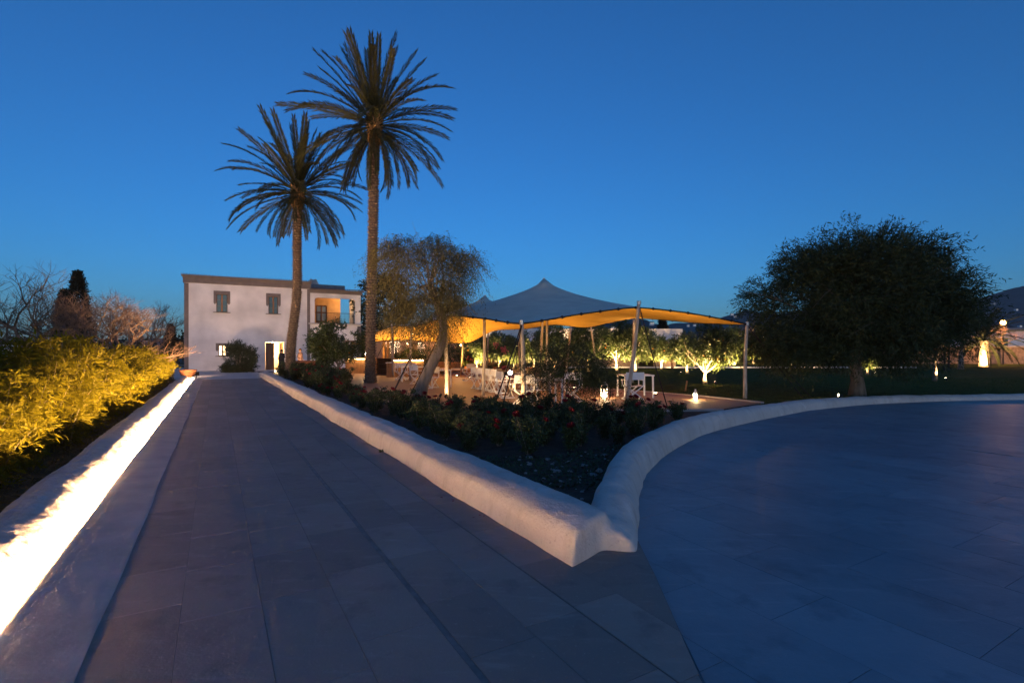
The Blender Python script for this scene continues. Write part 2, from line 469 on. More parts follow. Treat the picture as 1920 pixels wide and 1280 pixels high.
def sweep(b, secs):
    """secs: list of closed loops with equal counts"""
    o = len(b.v); k = len(secs[0])
    for sec in secs: b.v += [tuple(p) for p in sec]
    for i in range(len(secs) - 1):
        for j in range(k):
            j2 = (j + 1) % k
            b.f.append((o + i * k + j, o + i * k + j2, o + (i + 1) * k + j2, o + (i + 1) * k + j))
    b.f.append(tuple(o + j for j in reversed(range(k)))); b.f.append(tuple(o + (len(secs) - 1) * k + j for j in range(k)))

prof = [(2.335, -.3), (2.35, .0), (2.385, .19), (2.43, .255), (2.62, .29), (2.84, .305), (2.91, .25), (2.95, .0), (2.96, -.3)]
b = MB(); secs = []
for s in [3.12 + i * .7 for i in range(48)]:
    wob = .018 * math.sin(s * 1.9) + .012 * math.sin(s * .83 + 1); hz = .012 * math.sin(s * 1.3 + 2)
    secs.append([D(s + (n - 2.34) * (.42 if s < 3.2 else 0), n + wob * (1 if n < 2.8 else -.6), z + (hz if z > .1 else 0)) for n, z in prof])
sweep(b, secs)
# curved wall round the plaza, springing from the foot of the straight wall
foot = EDGE[6:]
secs = []
pts = []
for i in range(len(foot) - 1):
    a = Vector(foot[i]); c = Vector(foot[i + 1]); nseg = max(1, int((c - a).length / .5))
    for j in range(nseg): pts.append(a.lerp(c, j / nseg))
pts.append(Vector(foot[-1]))
pts = [Vector((.98, 4.18))] + pts
for _ in range(2):
    pts = [pts[0]] + [(pts[i - 1] + pts[i] * 2 + pts[i + 1]) / 4 for i in range(1, len(pts) - 1)] + [pts[-1]]
run = 0
for i, p in enumerate(pts):
    d = (pts[min(i + 1, len(pts) - 1)] - pts[max(i - 1, 0)]).normalized(); nr = Vector((-d.y, d.x))
    if i: run += (p - pts[i - 1]).length
    h = .27 if run > 1.2 else .15 + .10 * run
    h *= 1.0 if run < 8 else max(.46, 1.0 - (run - 8) * .045)
    w = .47 + .02 * math.sin(run * 2.1)
    p2 = p - nr * .05
    sec = [(0, -.4), (.0, -.03), (.05, h * .55), (.13, h * .93), (.24, h * 1.06), (.36, h * 1.0), (.44, h * .6), (.47, 0), (.48, -.4)]
    secs.append([(p2.x + nr.x * k * w / .47, p2.y + nr.y * k * w / .47, z) for k, z in sec])
sweep(b, secs)
wall_r = b.build('low_wall', M_plaster)
remesh(wall_r, .035, 8, .012, 3.2)
tag(wall_r, 'long low white plaster wall bending from driveway round the plaza', 'low wall')

# left wall with the light groove
prof = [(-1.125, -.2), (-1.125, .0), (-1.20, .055), (-1.29, .115), (-1.38, .165), (-1.48, .200), (-1.60, .210), (-1.70, .18), (-1.76, .08), (-1.78, -.2)]
b = MB(); secs = []
for s in [-4 + i * .6 for i in range(65)]:
    wob = .012 * math.sin(s * 2.3) + .01 * math.sin(s * .9)
    secs.append([D(s, n + wob, z + (.012 * math.sin(s * 1.7 + n * 3) if z > .1 else 0)) for n, z in prof])
sweep(b, secs)
wall_l = b.build('low_wall', M_plaster)
remesh(wall_l, .024, 1, .0055, 14.0, 5)
tag(wall_l, 'low rounded plaster wall washed by bright strip light beside bamboo', 'low wall')
b = MB(); secs = []
for s in [-4 + i * .6 for i in range(65)]:
    w = .008 * math.sin(s * 1.3) + .006 * math.sin(s * 3.1)
    secs.append([D(s, n + w, z) for n, z in ((-.598, -.1), (-.598, .004), (-.75, .016), (-.95, .035), (-1.05, .045), (-1.07, .044), (-1.076, -.1))])
sweep(b, secs)
apron = b.build('sloped_apron', M_apron, smooth=False)
tag(apron, 'sloped grey plaster strip hiding the light groove beside driveway', 'kerb')
# LED strip lying in the groove
led = thing('light_strip', 'glowing warm strip light in groove along the left low wall', 'light strip', D(0, -1.145, 0))
b = MB(); b.bar(D(-4, -1.092, .0) - led.location, D(34.4, -1.092, .0) - led.location, .035, .03); b.build('channel', M_metal, led)
for i in range(32):
    b = MB(); a = -3.9 + i * 1.195
    b.bar(D(a, -1.094, .0348) - led.location, D(a + 1.185, -1.094, .0348) - led.location, .034, .028)
    b.build('light_segment', E_led, led)

# ================================================================== THE HOUSE
HA = math.atan2(.485, .874)
house = thing('house', 'white two storey house with taupe trim and open balcony', 'house', (-25.62, 40.0, 0), HA)
def holed_wall(b, s0, s1, z0, z1, holes, th=.35, d0=0.0):
    ss = sorted({s0, s1, *[h[0] for h in holes], *[h[1] for h in holes]}); zs = sorted({z0, z1, *[h[2] for h in holes], *[h[3] for h in holes]})
    for i in range(len(ss) - 1):
        for j in range(len(zs) - 1):
            cs, cz = (ss[i] + ss[i + 1]) / 2, (zs[j] + zs[j + 1]) / 2
            if any(h[0] < cs < h[1] and h[2] < cz < h[3] for h in holes): continue
            for d, flip in ((d0, False), (d0 + th, True)):
                vs = [(ss[i], d, zs[j]), (ss[i + 1], d, zs[j]), (ss[i + 1], d, zs[j + 1]), (ss[i], d, zs[j + 1])]
                b.add(vs, [(3, 2, 1, 0) if flip else (0, 1, 2, 3)])
    for (a, c, e, f) in holes + [(s0, s1, z0, z1)]:
        vs = [(a, d0, e), (c, d0, e), (c, d0, f), (a, d0, f), (a, d0 + th, e), (c, d0 + th, e), (c, d0 + th, f), (a, d0 + th, f)]
        b.add(vs, [(0, 4, 5, 1), (1, 5, 6, 2), (2, 6, 7, 3), (3, 7, 4, 0)])
W1 = (2.18, 2.97, 4.70, 6.16); W2 = (5.97, 6.71, 4.70, 6.16); W3 = (2.33, 2.89, 1.18, 2.04); DR = (5.73, 7.17, -.3, 2.32)
MS, LS, HT = 9.165, 13.55, 6.96
b = MB(); holed_wall(b, 0, MS, -.3, HT, [W1, W2, W3, DR])
wall = b.build('front_wall', M_housewall, house)
b = MB(); b.box((.17, 4.2, 3.33), (.34, 7.7, 7.26)); b.box((MS / 2 + 2, 8.1, 3.33), (MS + 4, .3, 7.26)); b.build('rear_wall', M_housewall, house)
b = MB()
b.box((.15, -.02, 3.3), (.30, .04, 7.2)); b.build('corner_band', M_taupe, house)
b = MB(); b.box((MS - .05, -.02, 3.3), (.24, .04, 7.2)); b.build('corner_band', M_taupe, house)
b = MB()
b.box((MS / 2 + .03, -.03, 7.10), (MS + .16, .10, .34)); b.box((MS / 2 + .03, -.06, 7.36), (MS + .22, .20, .18)); b.box((MS / 2 + .03, -.10, 7.50), (MS + .30, .32, .10))
b.box((-.03, 4.1, 7.25), (.10, 8.2, .6))
b.build('cornice', M_taupe, house)
def tiles(name, s0, s1, d, z, parent, step=.19):
    b = MB(); s = s0
    while s < s1:
        r = .085; vs = []; n = 6
        for dd in (d, d + .5):
            for k in range(n + 1):
                a = math.pi * k / n; vs.append((s + r * math.cos(a), dd, z + (dd - d) * .12 + r * math.sin(a)))
        b.add(vs, [(k, k + 1, k + n + 2, k + n + 1) for k in range(n)])
        s += step + rng.uniform(-.006, .006)
    return b.build(name, M_tile, parent)
b = MB(); b.add([(-.2, -.2, 7.555), (MS + .1, -.2, 7.555), (MS + .1, 8.4, 7.9), (-.2, 8.4, 7.9), (-.2, -.2, 7.50), (MS + .1, -.2, 7.50), (MS + .1, 8.4, 7.5), (-.2, 8.4, 7.5)],
    [(0, 1, 2, 3), (4, 7, 6, 5), (0, 4, 5, 1), (1, 5, 6, 2), (2, 6, 7, 3), (3, 7, 4, 0)])
roof = b.build('roof', M_tile, house); tiles('tile_course', -.1, MS + .1, -.3, 7.555, roof)
def window(h, lit=False, rows=3):
    a, c, e, f = h; w = c - a; ht = f - e
    wn = MB(); t = .055
    d = .16
    for x in (a + t / 2, c - t / 2): wn.box((x, d, (e + f) / 2), (t, .07, ht))
    for z in (e + t / 2, f - t / 2): wn.box(((a + c) / 2, d, z), (w - 2 * t, .068, t))
    wo = wn.build('window', M_brown, house)
    m = MB(); m.box(((a + c) / 2, d + .005, (e + f) / 2), (.10, .075, ht - 2 * t)); m.build('mullion', mat('orange_mullion', (.30, .13, .05), .6, .2, 6), wo)
    for k in range(1, rows):
        z = e + ht * k / rows
        for sg in (-1, 1): m = MB(); m.box(((a + c) / 2 + sg * w / 4, d, z), (w / 2 - t - .05, .03, .025)); m.build('glazing_bar', M_brown, wo)
    for sgn in (-1, 1):
        p = MB(); p.box(((a + c) / 2 + sgn * (w / 4 + .005), d + .02, (e + f) / 2), (w / 2 - t - .03, .012, ht - 2 * t)); p.build('pane', E_room if lit else M_glass, wo)
    s = MB(); s.box(((a + c) / 2, -.05, e - .03), (w + .42, .16, .055)); s.build('sill', M_taupe, wo)
    l = MB(); g = .19; top = f + .24 if not lit else f + .16; ear = e + ht * (.50 if not lit else .55)
    l.box(((a + c) / 2, -.012, (f + top) / 2), (w + 2 * g, .03, top - f))
    for sgn, x in ((-1, a - g / 2), (1, c + g / 2)):
        l.add([(x - g / 2, -.027, f), (x + g / 2, -.027, f), (x + g / 2, -.027, ear + (.0 if sgn > 0 else .0)), (x, -.027, ear - .13), (x - g / 2, -.027, ear),
               (x - g / 2, .003, f), (x + g / 2, .003, f), (x + g / 2, .003, ear), (x, .003, ear - .13), (x - g / 2, .003, ear)],
              [(4, 3, 2, 1, 0), (0, 5, 9, 4), (1, 2, 7, 6), (2, 3, 8, 7), (3, 4, 9, 8), (0, 1, 6, 5)])
    l.build('lintel_surround', M_taupe, wo)
    return wo
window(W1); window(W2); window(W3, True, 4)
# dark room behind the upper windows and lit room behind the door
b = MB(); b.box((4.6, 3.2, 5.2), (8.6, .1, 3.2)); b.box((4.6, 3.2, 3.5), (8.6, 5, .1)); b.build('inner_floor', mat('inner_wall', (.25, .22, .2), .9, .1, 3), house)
dr = MB(); dr.box((6.08, .12, 1.13), (.66, .06, 2.3)); dro = dr.build('door', M_brown, house)
dk = MB(); dk.box((6.36, .07, 1.1), (.03, .05, .22)); dk.build('handle', M_metal, dro)
dl = MB(); M = Matrix.Rotation(R(62), 3, 'Z'); dl.box((6.985, .50, 1.13), (.68, .05, 2.3), M=M); dl.build('door', M_wood, house)['label'] = 'honey wood door leaf swung open into lit hall'
b = MB(); b.box((6.5, 2.6, 1.2), (2.6, .1, 2.9)); b.box((5.25, 1.5, 1.2), (.1, 2.2, 2.9)); b.box((7.75, 1.5, 1.2), (.1, 2.2, 2.9)); b.box((6.5, 1.5, 2.62), (2.6, 2.2, .06)); b.box((6.5, 1.4, -.02), (2.6, 2.4, .05))
b.build('hall', mat('hall_plaster', (.75, .66, .5), .9, .1, 3), house)
hl = MB(); hl.ball((6.35, 1.5, 2.4), .10, 10, 6); hlo = hl.build('hall_lamp', E_bulb, house); lamp(hlo, 'hall_light', 'POINT', (6.35, 1.45, 2.2), 260, (1, .68, .36), radius=.12)
# balcony wing
b = MB(); holed_wall(b, MS, LS, -.3, 3.90, [(10.0, 10.7, 1.2, 2.6)]); b.build('front_wall', M_housewall, house)
window((10.0, 10.7, 1.2, 2.6), False, 3)
b = MB(); b.box((LS - .15, 4.2, 1.8), (.30, 7.6, 4.2)); b.build('side_wall', M_housewall, house)
b = MB(); b.box(((MS + LS) / 2 + .04, -.02 + 1.6, 3.95), (LS - MS + .22, 3.6, .10)); b.build('balcony_floor', M_plaster, house)
b = MB()
def arch_wall(b, s0, s1, z0, z1, o0, o1, oz, r, d0, th, axis=0):
    """wall with a round-shouldered opening"""
    n = 6; path = [(o0, z0)] + [(o0 + r - r * math.cos(k / n * math.pi / 2), oz - r + r * math.sin(k / n * math.pi / 2)) for k in range(n + 1)]
    path += [(o1 - r + r * math.sin(k / n * math.pi / 2), oz - r + r * math.cos(k / n * math.pi / 2)) for k in range(n + 1)] + [(o1, z0)]
    def v(s, d, z): return (s, d, z) if axis == 0 else (d, s, z)
    out = []
    for p in path:
        if p[1] <= z0 + 1e-6: out.append((s0 if p[0] < (o0 + o1) / 2 else s1, z0))
        else:
            out.append((s0 if p[0] <= o0 + r * .3 else (s1 if p[0] >= o1 - r * .3 else p[0]), z1))
    for d, fl in ((d0, False), (d0 + th, True)):
        for i in range(len(path) - 1):
            q = [v(path[i][0], d, path[i][1]), v(path[i + 1][0], d, path[i + 1][1]), v(out[i + 1][0], d, out[i + 1][1]), v(out[i][0], d, out[i][1])]
            b.add(q, [(0, 1, 2, 3)])
    for i in range(len(path) - 1):
        b.add([v(path[i][0], d0, path[i][1]), v(path[i + 1][0], d0, path[i + 1][1]), v(path[i + 1][0], d0 + th, path[i + 1][1]), v(path[i][0], d0 + th, path[i][1])], [(0, 1, 2, 3)])
    for (sa, za, sb, zb) in ((s0, z0, s0, z1), (s0, z1, s1, z1), (s1, z1, s1, z0)):
        b.add([v(sa, d0, za), v(sb, d0, zb), v(sb, d0 + th, zb), v(sa, d0 + th, za)], [(0, 1, 2, 3)])
arch_wall(b, MS + .08, LS, 4.0, 6.62, 9.62, 13.10, 6.24, .28, .02, .34)
arch_wall(b, .362, 3.3, 4.0, 6.62, .46, 2.9, 6.24, .28, LS - .33, .33, 1)
b.build('balcony_arcade', M_housewall, house)
b = MB(); holed_wall(b, MS, 12.35, 4.0, 6.62, [(10.15, 11.15, 4.0, 5.85)], .2, 3.1); b.box((MS + .05, 1.7, 5.3), (.1, 2.8, 2.6)); b.build('balcony_wall', M_litbalcony, house)
b = MB(); b.box(((MS + LS) / 2, 1.75, 6.66), (LS - MS - .02, 3.4, .07)); b.build('balcony_ceiling', M_litbalcony, house)
b = MB()
for x in (10.2, 10.65, 11.1): b.box((x, 3.2, 4.9), (.11, .08, 1.8))
for z in (4.2, 5.15, 5.78): b.box((10.65, 3.2, z), (.9, .075, .13 if z != 4.2 else .4))
bd = b.build('balcony_door', M_brown, house)
for x in (10.42, 10.88):
    p = MB(); p.box((x, 3.24, 5.05), (.40, .012, 1.4)); p.build('pane', mat('balcony_glass', (.16, .18, .2), .1, .1, 2, spec=.8), bd)
b = MB()
for z in (4.06, 4.93): b.bar((9.62, .1, z), (13.10, .1, z), .035); b.bar((LS - .15, .40, z), (LS - .15, 2.9, z), .035)
ral = b.build('balcony_railing', M_iron, house)
b = MB()
for i in range(1, 29): b.tube([(9.62 + i * .12, .1, 4.06), (9.62 + i * .12, .1, 4.93)], .009, 5)
for i in range(1, 20): b.tube([(LS - .15, .4 + i * .12, 4.06), (LS - .15, .4 + i * .12, 4.93)], .009, 5)
stuff(b.build('baluster', M_iron, ral))
b = MB(); b.box(((MS + LS) / 2 + .1, -.03 + .06, 6.74), (LS - MS + .10, .14, .24)); b.box(((MS + LS) / 2 + .14, -.02, 6.91), (LS - MS + .2, .3, .10))
b.box((LS + .03, 1.9, 6.74), (.12, 3.5, .24)); b.box((LS + .08, 1.9, 6.91), (.26, 3.7, .10)); b.build('cornice', M_taupe, house)
b = MB(); b.add([(MS + .12, -.25, 6.965), (LS + .28, -.25, 6.965), (LS + .28, 8.0, 7.3), (MS + .12, 8.0, 7.3)], [(0, 1, 2, 3)]); r2 = b.build('roof', M_tile, house); tiles('tile_course', MS + .25, LS + .25, -.36, 6.975, r2)
b = MB(); b.box((11.05, 4.2, 7.45), (3.4, 2.4, .62)); rr = b.build('roof_parapet', M_roof, house)
b = MB()
for sgn in (-1, 1):
    b.bar((10.05 + sgn * .28, 4.0, 7.75), (10.05 + sgn * .02, 4.0, 8.28), .5, .07, up=(0, 1, 0))
b.box((10.05, 4.2, 7.72), (.7, .6, .1))
b.build('chimney', M_plaster, house)
b = MB(); b.box((LS - .12, -.018, 1.75), (.34, .036, 4.1)); b.build('corner_band', M_taupe, house)
bl = MB(); bl.lathe([(.02, .0), (.09, -.04), (.11, -.10), (.0001, -.15)], 12, (12.5, 1.9, 6.60)); blo = bl.build('ceiling_lamp', E_bulb, house)
lamp(blo, 'balcony_light', 'POINT', (12.4, 1.9, 6.3), 34, (1, .60, .25), radius=.1)

# peach wall and annex buildings behind the terrace
ann = thing('annex_building', 'low peach annex with timber doors behind the bar', 'building', (-13.2, 46.5, 0), 0)
b = MB(); holed_wall(b, 0, 11.5, -.3, 3.35, [(1.6, 2.9, 0, 2.2), (4.0, 5.2, 0, 2.3), (6.3, 7.6, .9, 2.2), (8.6, 9.6, 0, 2.2)], .3); b.build('front_wall', M_peach, ann)
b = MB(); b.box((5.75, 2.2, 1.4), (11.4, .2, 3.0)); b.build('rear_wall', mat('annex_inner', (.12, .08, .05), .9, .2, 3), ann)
b = MB(); b.box((5.75, 1.2, 3.40), (11.9, 3.4, .10)); b.build('roof', M_roof, ann)
for a, c in ((1.6, 2.9), (4.0, 5.2), (8.6, 9.6)):
    b = MB()
    for x in (a + .05, c - .05): b.box((x, -.01, 1.1), (.1, .12, 2.2))
    b.box(((a + c) / 2, -.01, 2.16), (c - a - .2, .118, .1)); do = b.build('door_frame', M_wood, ann)
    b = MB(); b.box((a + .38, .16, 1.08), (.55, .05, 2.1)); b.build('door_leaf', M_wood, do)
b = MB()
for x in (6.35, 6.95, 7.55): b.box((x, .05, 1.55), (.08, .1, 1.3))
b.build('window_frame', M_wood, ann)
b = MB(); b.box((6.95, .12, 1.55), (1.2, .02, 1.25)); b.build('pane', M_glass, ann)

long_b = thing('long_building', 'long low white flat-roofed building behind the citrus trees', 'building', (-3.3, 46.0, 0), R(-1))
b = MB(); b.box((9.2, -.2, 2.95), (18.4, .4, 1.15)); b.box((1.1, -.46, 2.86), (2.2, .12, .9)); b.build('fascia', M_housewall, long_b)
b = MB(); b.box((9.2, 2.2, 2.44), (18.4, 4.4, .10)); b.build('soffit', mat('soffit_wood', (.2, .1, .06), .8, .2, 3), long_b)
b = MB(); b.box((9.2, 3.0, 3.4), (18.3, 6.0, .16)); b.build('roof', M_roof, long_b)
b = MB(); holed_wall(b, 0, 18.4, -.3, 2.4, [(3.9, 5.2, 0, 2.1), (7.2, 8.6, .0, 2.1), (11, 12.6, .9, 2.0), (15, 16.4, 0, 2.1)], .25, 1.6); b.build('front_wall', mat('long_wall', (.30, .22, .16), .9, .25, 2), long_b)
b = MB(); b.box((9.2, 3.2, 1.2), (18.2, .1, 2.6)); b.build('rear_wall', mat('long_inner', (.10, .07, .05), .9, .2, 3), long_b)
b = MB()
for x in (3.95, 5.2): b.box((x, 1.55, 1.15), (.13, .2, 2.4))
b.box((4.575, 1.55, 2.27), (1.12, .198, .16)); b.build('door_frame', M_wood, long_b)
b = MB(); b.box((4.57, 1.42, 2.20), (1.1, .05, .05)); lt = b.build('door_light_strip', glow('soft_led', (1, .68, .3), 9), long_b)
for i in range(6): b = MB(); b.box((.6 + i * 3.4, .05, 1.2), (.16, .16, 2.4)); b.build('veranda_post', M_brown, long_b)
# tiled roof glimpsed above the fascia
hr = thing('tiled_house', 'house with low clay tiled roof rising behind the long building', 'house', (-4.2, 56, 0))
b = MB(); b.box((4.5, 2, 1.9), (9, 5, 4.2)); b.build('wall', M_housewall, hr)
b = MB(); b.add([(-.3, -.8, 3.85), (9.3, -.8, 3.85), (9.3, 4.8, 3.85), (-.3, 4.8, 3.85), (.9, 2, 4.7), (8.1, 2, 4.7)], [(0, 1, 5, 4), (1, 2, 5), (2, 3, 4, 5), (3, 0, 4), (0, 3, 2, 1)]); b.build('roof', M_roof, hr)

# ================================================================== THE STRETCH TENT
tent = thing('stretch_tent', 'big grey stretch tent with glowing orange lining over the terrace', 'tent', (0, 25, 0))
T0 = tent.location
OUT = [P(845, 591, 18.0), P(910, 597, 15.9), P(978, 606, 13.9), P(1090, 588, 15.2), P(1192, 576, 16.5), P(1290, 586, 17.2), P(1398, 607, 17.8),
       P(1300, 604, 21.0), P(1190, 596, 25), P(1100, 613.5, 27.5), P(1040, 608, 30), P(985, 616, 32), P(925, 619, 33), P(877, 643, 32.0), P(820, 640.5, 36.5), P(760, 637, 38), P(705, 640, 36.5),
       P(655, 646, 33.5), P(700, 624, 31.5), P(736, 611, 30), P(772, 611, 27), P(810, 602, 22)]
PEAK = [P(1020, 521, 21.5), P(910, 553, 27.5), P(818, 577, 32.5)]
def smooth_loop(pts, sub=6):
    out = []
    n = len(pts)
    for i in range(n):
        a, c, d, e = pts[i - 1], pts[i], pts[(i + 1) % n], pts[(i + 2) % n]
        for k in range(sub):
            t = k / sub
            lin_ = c.lerp(d, t)
            cr = .5 * ((2 * c) + (d - a) * t + (2 * a - 5 * c + 4 * d - e) * t * t + (3 * c - a - 3 * d + e) * t ** 3)
            out.append(lin_.lerp(cr, .55))
    return out
loop = smooth_loop(OUT, 6)
from mathutils.geometry import delaunay_2d_cdt
st = .33
xs = np.arange(min(p.x for p in loop), max(p.x for p in loop), st); ys = np.arange(min(p.y for p in loop), max(p.y for p in loop), st)
lp2 = [(p.x, p.y) for p in loop]
la = np.array(lp2)
inner = []
for i, x in enumerate(xs):
    for j, y in enumerate(ys):
        q = (x + (.5 * st if j % 2 else 0), y)
        if inside(q, lp2) and np.min(np.hypot(la[:, 0] - q[0], la[:, 1] - q[1])) > st * .55:
            if min(math.hypot(q[0] - p.x, q[1] - p.y) for p in PEAK) > st * .6: inner.append(q)
allp = [Vector(p) for p in lp2] + [Vector((p.x, p.y)) for p in PEAK] + [Vector(q) for q in inner]
nl = len(lp2)
vo, eo, fo, ov, oe, of = delaunay_2d_cdt(allp, [(i, (i + 1) % nl) for i in range(nl)], [list(range(nl))], 1, 1e-4)
nv = len(vo); Z = np.full(nv, 2.9); fixed = np.zeros(nv, bool)
for i, orig in enumerate(ov):
    for k in orig:
        if k < nl: Z[i] = loop[k].z; fixed[i] = True
        elif k < nl + 3: Z[i] = PEAK[k - nl].z; fixed[i] = True
nb = [set() for _ in range(nv)]
for f in fo:
    for i in range(len(f)): nb[f[i]].add(f[i - 1]); nb[f[i - 1]].add(f[i])
I = np.array([i for i in range(nv) for _ in nb[i]]); J = np.array([j for i in range(nv) for j in nb[i]]); cnt = np.bincount(I, minlength=nv)
VX = np.array([(v.x, v.y) for v in vo]); Wt = 1.0 / np.maximum(.05, np.hypot(*(VX[I] - VX[J]).T)); 
_mid = (VX[I] + VX[J]) / 2; _rp = np.min([np.hypot(_mid[:, 0] - p.x, _mid[:, 1] - p.y) for p in PEAK], axis=0)
Wt = Wt / np.maximum(.25, _rp) ** .55; ws = np.bincount(I, Wt, nv)
for _ in range(700):
    A = np.bincount(I, Wt * Z[J], nv) / np.maximum(ws, 1e-9)
    Z = np.where(fixed, Z, A)
tv = [(vo[i].x - T0.x, vo[i].y - T0.y, Z[i]) for i in range(nv)]
def tri_up(f):
    a, c, d = (Vector(tv[k]) for k in f[:3]); return f if (c - a).cross(d - a).z > 0 else f[::-1]
fo = [tri_up(tuple(f)) for f in fo]
b = MB(); b.add(tv, fo); canopy = b.build('canopy', M_tenttop, tent, smooth=True)
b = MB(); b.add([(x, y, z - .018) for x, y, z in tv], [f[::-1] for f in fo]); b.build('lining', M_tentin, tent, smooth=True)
b = MB(); lp3 = [Vector((p.x - T0.x, p.y - T0.y, p.z - .009)) for p in loop]; b.tube(lp3 + [lp3[0]], .024, 6, cap=False); b.build('hem', M_black, tent)
b = MB()
for i in range(0, len(lp3), 2): b.ball(lp3[i], .05, 6, 4)
stuff(b.build('toggle', M_black, tent))
def pole(top, base, r=.055):
    top = Vector(top) - T0; base = Vector(base) - T0
    b = MB(); pts = []
    side = Vector((rng.uniform(-1, 1), rng.uniform(-1, 1), 0)) * .03
    for k in range(8):
        t = k / 7; pts.append(base.lerp(top, t) + side * math.sin(t * 3.1) + Vector((rng.uniform(-.006, .006), rng.uniform(-.006, .006), 0)))
    b.tube(pts, [r * (1.15 - .3 * k / 7) for k in range(8)], 8)
    po = b.build('pole', M_pole, tent, smooth=True)
    c = MB(); c.tube([top + Vector((0, 0, -.06)), top + Vector((0, 0, .05))], r * 1.02, 10); c.build('pole_cap', M_metal, po)
    return po
def onz(p, z=.03): return Vector((p.x, p.y, z))
pole(P(978, 604, 13.9), G(981, 768), .062); pole(P(1198, 567, 16.5), G(1175, 752), .065); pole(P(1401, 606, 17.8), G(1397, 747), .062)
pole(P(836, 596, 18.1), G(838, 744.5), .062); pole(P(735, 609, 30), G(737, 708), .07); pole(P(772, 611, 27), G(770, 714), .065)
pole(P(908, 600, 17.6), onz(P(906, 745, 18.0)), .05); pole(P(1026, 598, 20.0), onz(P(1028, 735, 20.2)), .05)
pole(P(1071, 608, 29.5), onz(P(1060, 710, 28)), .06); pole(P(762, 637, 37.5), onz(P(763, 690, 37.5)), .07); pole(P(868, 643, 32.4), onz(P(864, 700, 33)), .06)
pole(P(818, 645, 35.5), onz(P(819, 698, 35)), .06); pole(P(915, 621, 34), onz(P(912, 700, 35)), .06); pole(P(974, 620, 33), onz(P(975, 700, 33)), .06); pole(P(1188, 595, 25.5), onz(P(1186, 720, 25.5)), .055); pole(P(1108, 612, 28), onz(P(1120, 708, 29)), .055)
for p, base in zip(PEAK, (P(1010, 735, 21.5), P(908, 712, 27.5), P(820, 702, 32.5))): pole(p - Vector((0, 0, .05)), onz(base), .05)
def rope(a, c, r=.016):
    b = MB(); a = Vector(a) - T0; c = Vector(c) - T0
    b.tube([a.lerp(c, t / 6) - Vector((0, 0, .05 * math.sin(math.pi * t / 6))) for t in range(7)], r, 5); return b.build('rope', M_black, tent)
rope(P(978, 608, 13.9), G(912, 800)); rope(P(979, 608, 13.9), G(935, 788)); rope(P(981, 608, 13.9), G(955, 745), .01)
rope(P(1199, 575, 16.5), G(1254, 772)); rope(P(1402, 610, 17.8), G(1505, 745)); rope(P(1402, 611, 17.8), G(1522, 746))
rope(P(735, 613, 30), G(690, 702)); rope(P(836, 600, 18.1), G(766, 747)); 
rope(P(655, 647, 33.5), G(640, 690)); rope(P(1188, 597, 25.5), G(1250, 712), .01)
b = MB(); a_ = P(772, 664, 26) - T0; c_ = G(738, 735) - T0; b.tube([c_, a_], .035, 6); b.build('brace_pole', M_black, tent)

# ================================================================== PLANTS
def unit(a): return a / np.maximum(1e-9, np.linalg.norm(a, axis=-1, keepdims=True))
def leaf_quads(pos, direc, length, width, rg, bend=.25):
    """kite-shaped leaves: base, side, tip, side"""
    n = len(pos); d = unit(direc)
    r = rg.normal(size=(n, 3)); side = unit(np.cross(d, r)); up = np.cross(side, d)
    L = np.broadcast_to(np.asarray(length, float), (n,))[:, None] * rg.uniform(.7, 1.25, (n, 1)); W = np.broadcast_to(np.asarray(width, float), (n,))[:, None] * rg.uniform(.75, 1.2, (n, 1))
    tip = pos + d * L - up * L * bend * .4
    mid = pos + d * L * .42 + up * L * bend * .25
    return np.stack([pos, mid + side * W / 2, tip, mid - side * W / 2], 1)
def twig_leaves(starts, dirs, tl, per, ll, lw, droop, rg, spread=.9, upbend=0.0):
    """rows of leaves along drooping twigs"""
    n = len(starts); t = (np.arange(per) + .5) / per
    tl = np.broadcast_to(np.asarray(tl, float), (n,))
    T = t[None, :, None]
    p = starts[:, None, :] + dirs[:, None, :] * tl[:, None, None] * T
    p[..., 2] -= droop * tl[:, None] * (t[None, :] ** 2)
    tang = np.repeat(dirs[:, None, :], per, 1).copy(); tang[..., 2] -= 2 * droop * t[None, :]
    tang = unit(tang)
    rnd = unit(rg.normal(size=(n, per, 3)))
    d = unit(tang * .8 + rnd * spread)
    p = p + rnd * .01
    return leaf_quads(p.reshape(-1, 3), d.reshape(-1, 3), ll, lw, rg), p
def rand_dirs(n, rg): return unit(rg.normal(size=(n, 3)))
def branch_path(a, c, rg, k=6, wob=.12, sag=0.0):
    a = np.asarray(a, float); c = np.asarray(c, float); L = np.linalg.norm(c - a)
    out = []; w = rg.normal(size=3) * wob * L
    for i in range(k + 1):
        t = i / k; p = a + (c - a) * t + w * math.sin(math.pi * t) + rg.normal(size=3) * wob * .15 * L * (0 < i < k)
        p[2] += (math.sin(math.pi * t) * .10 - sag * t * t) * L
        out.append(tuple(p))
    return out

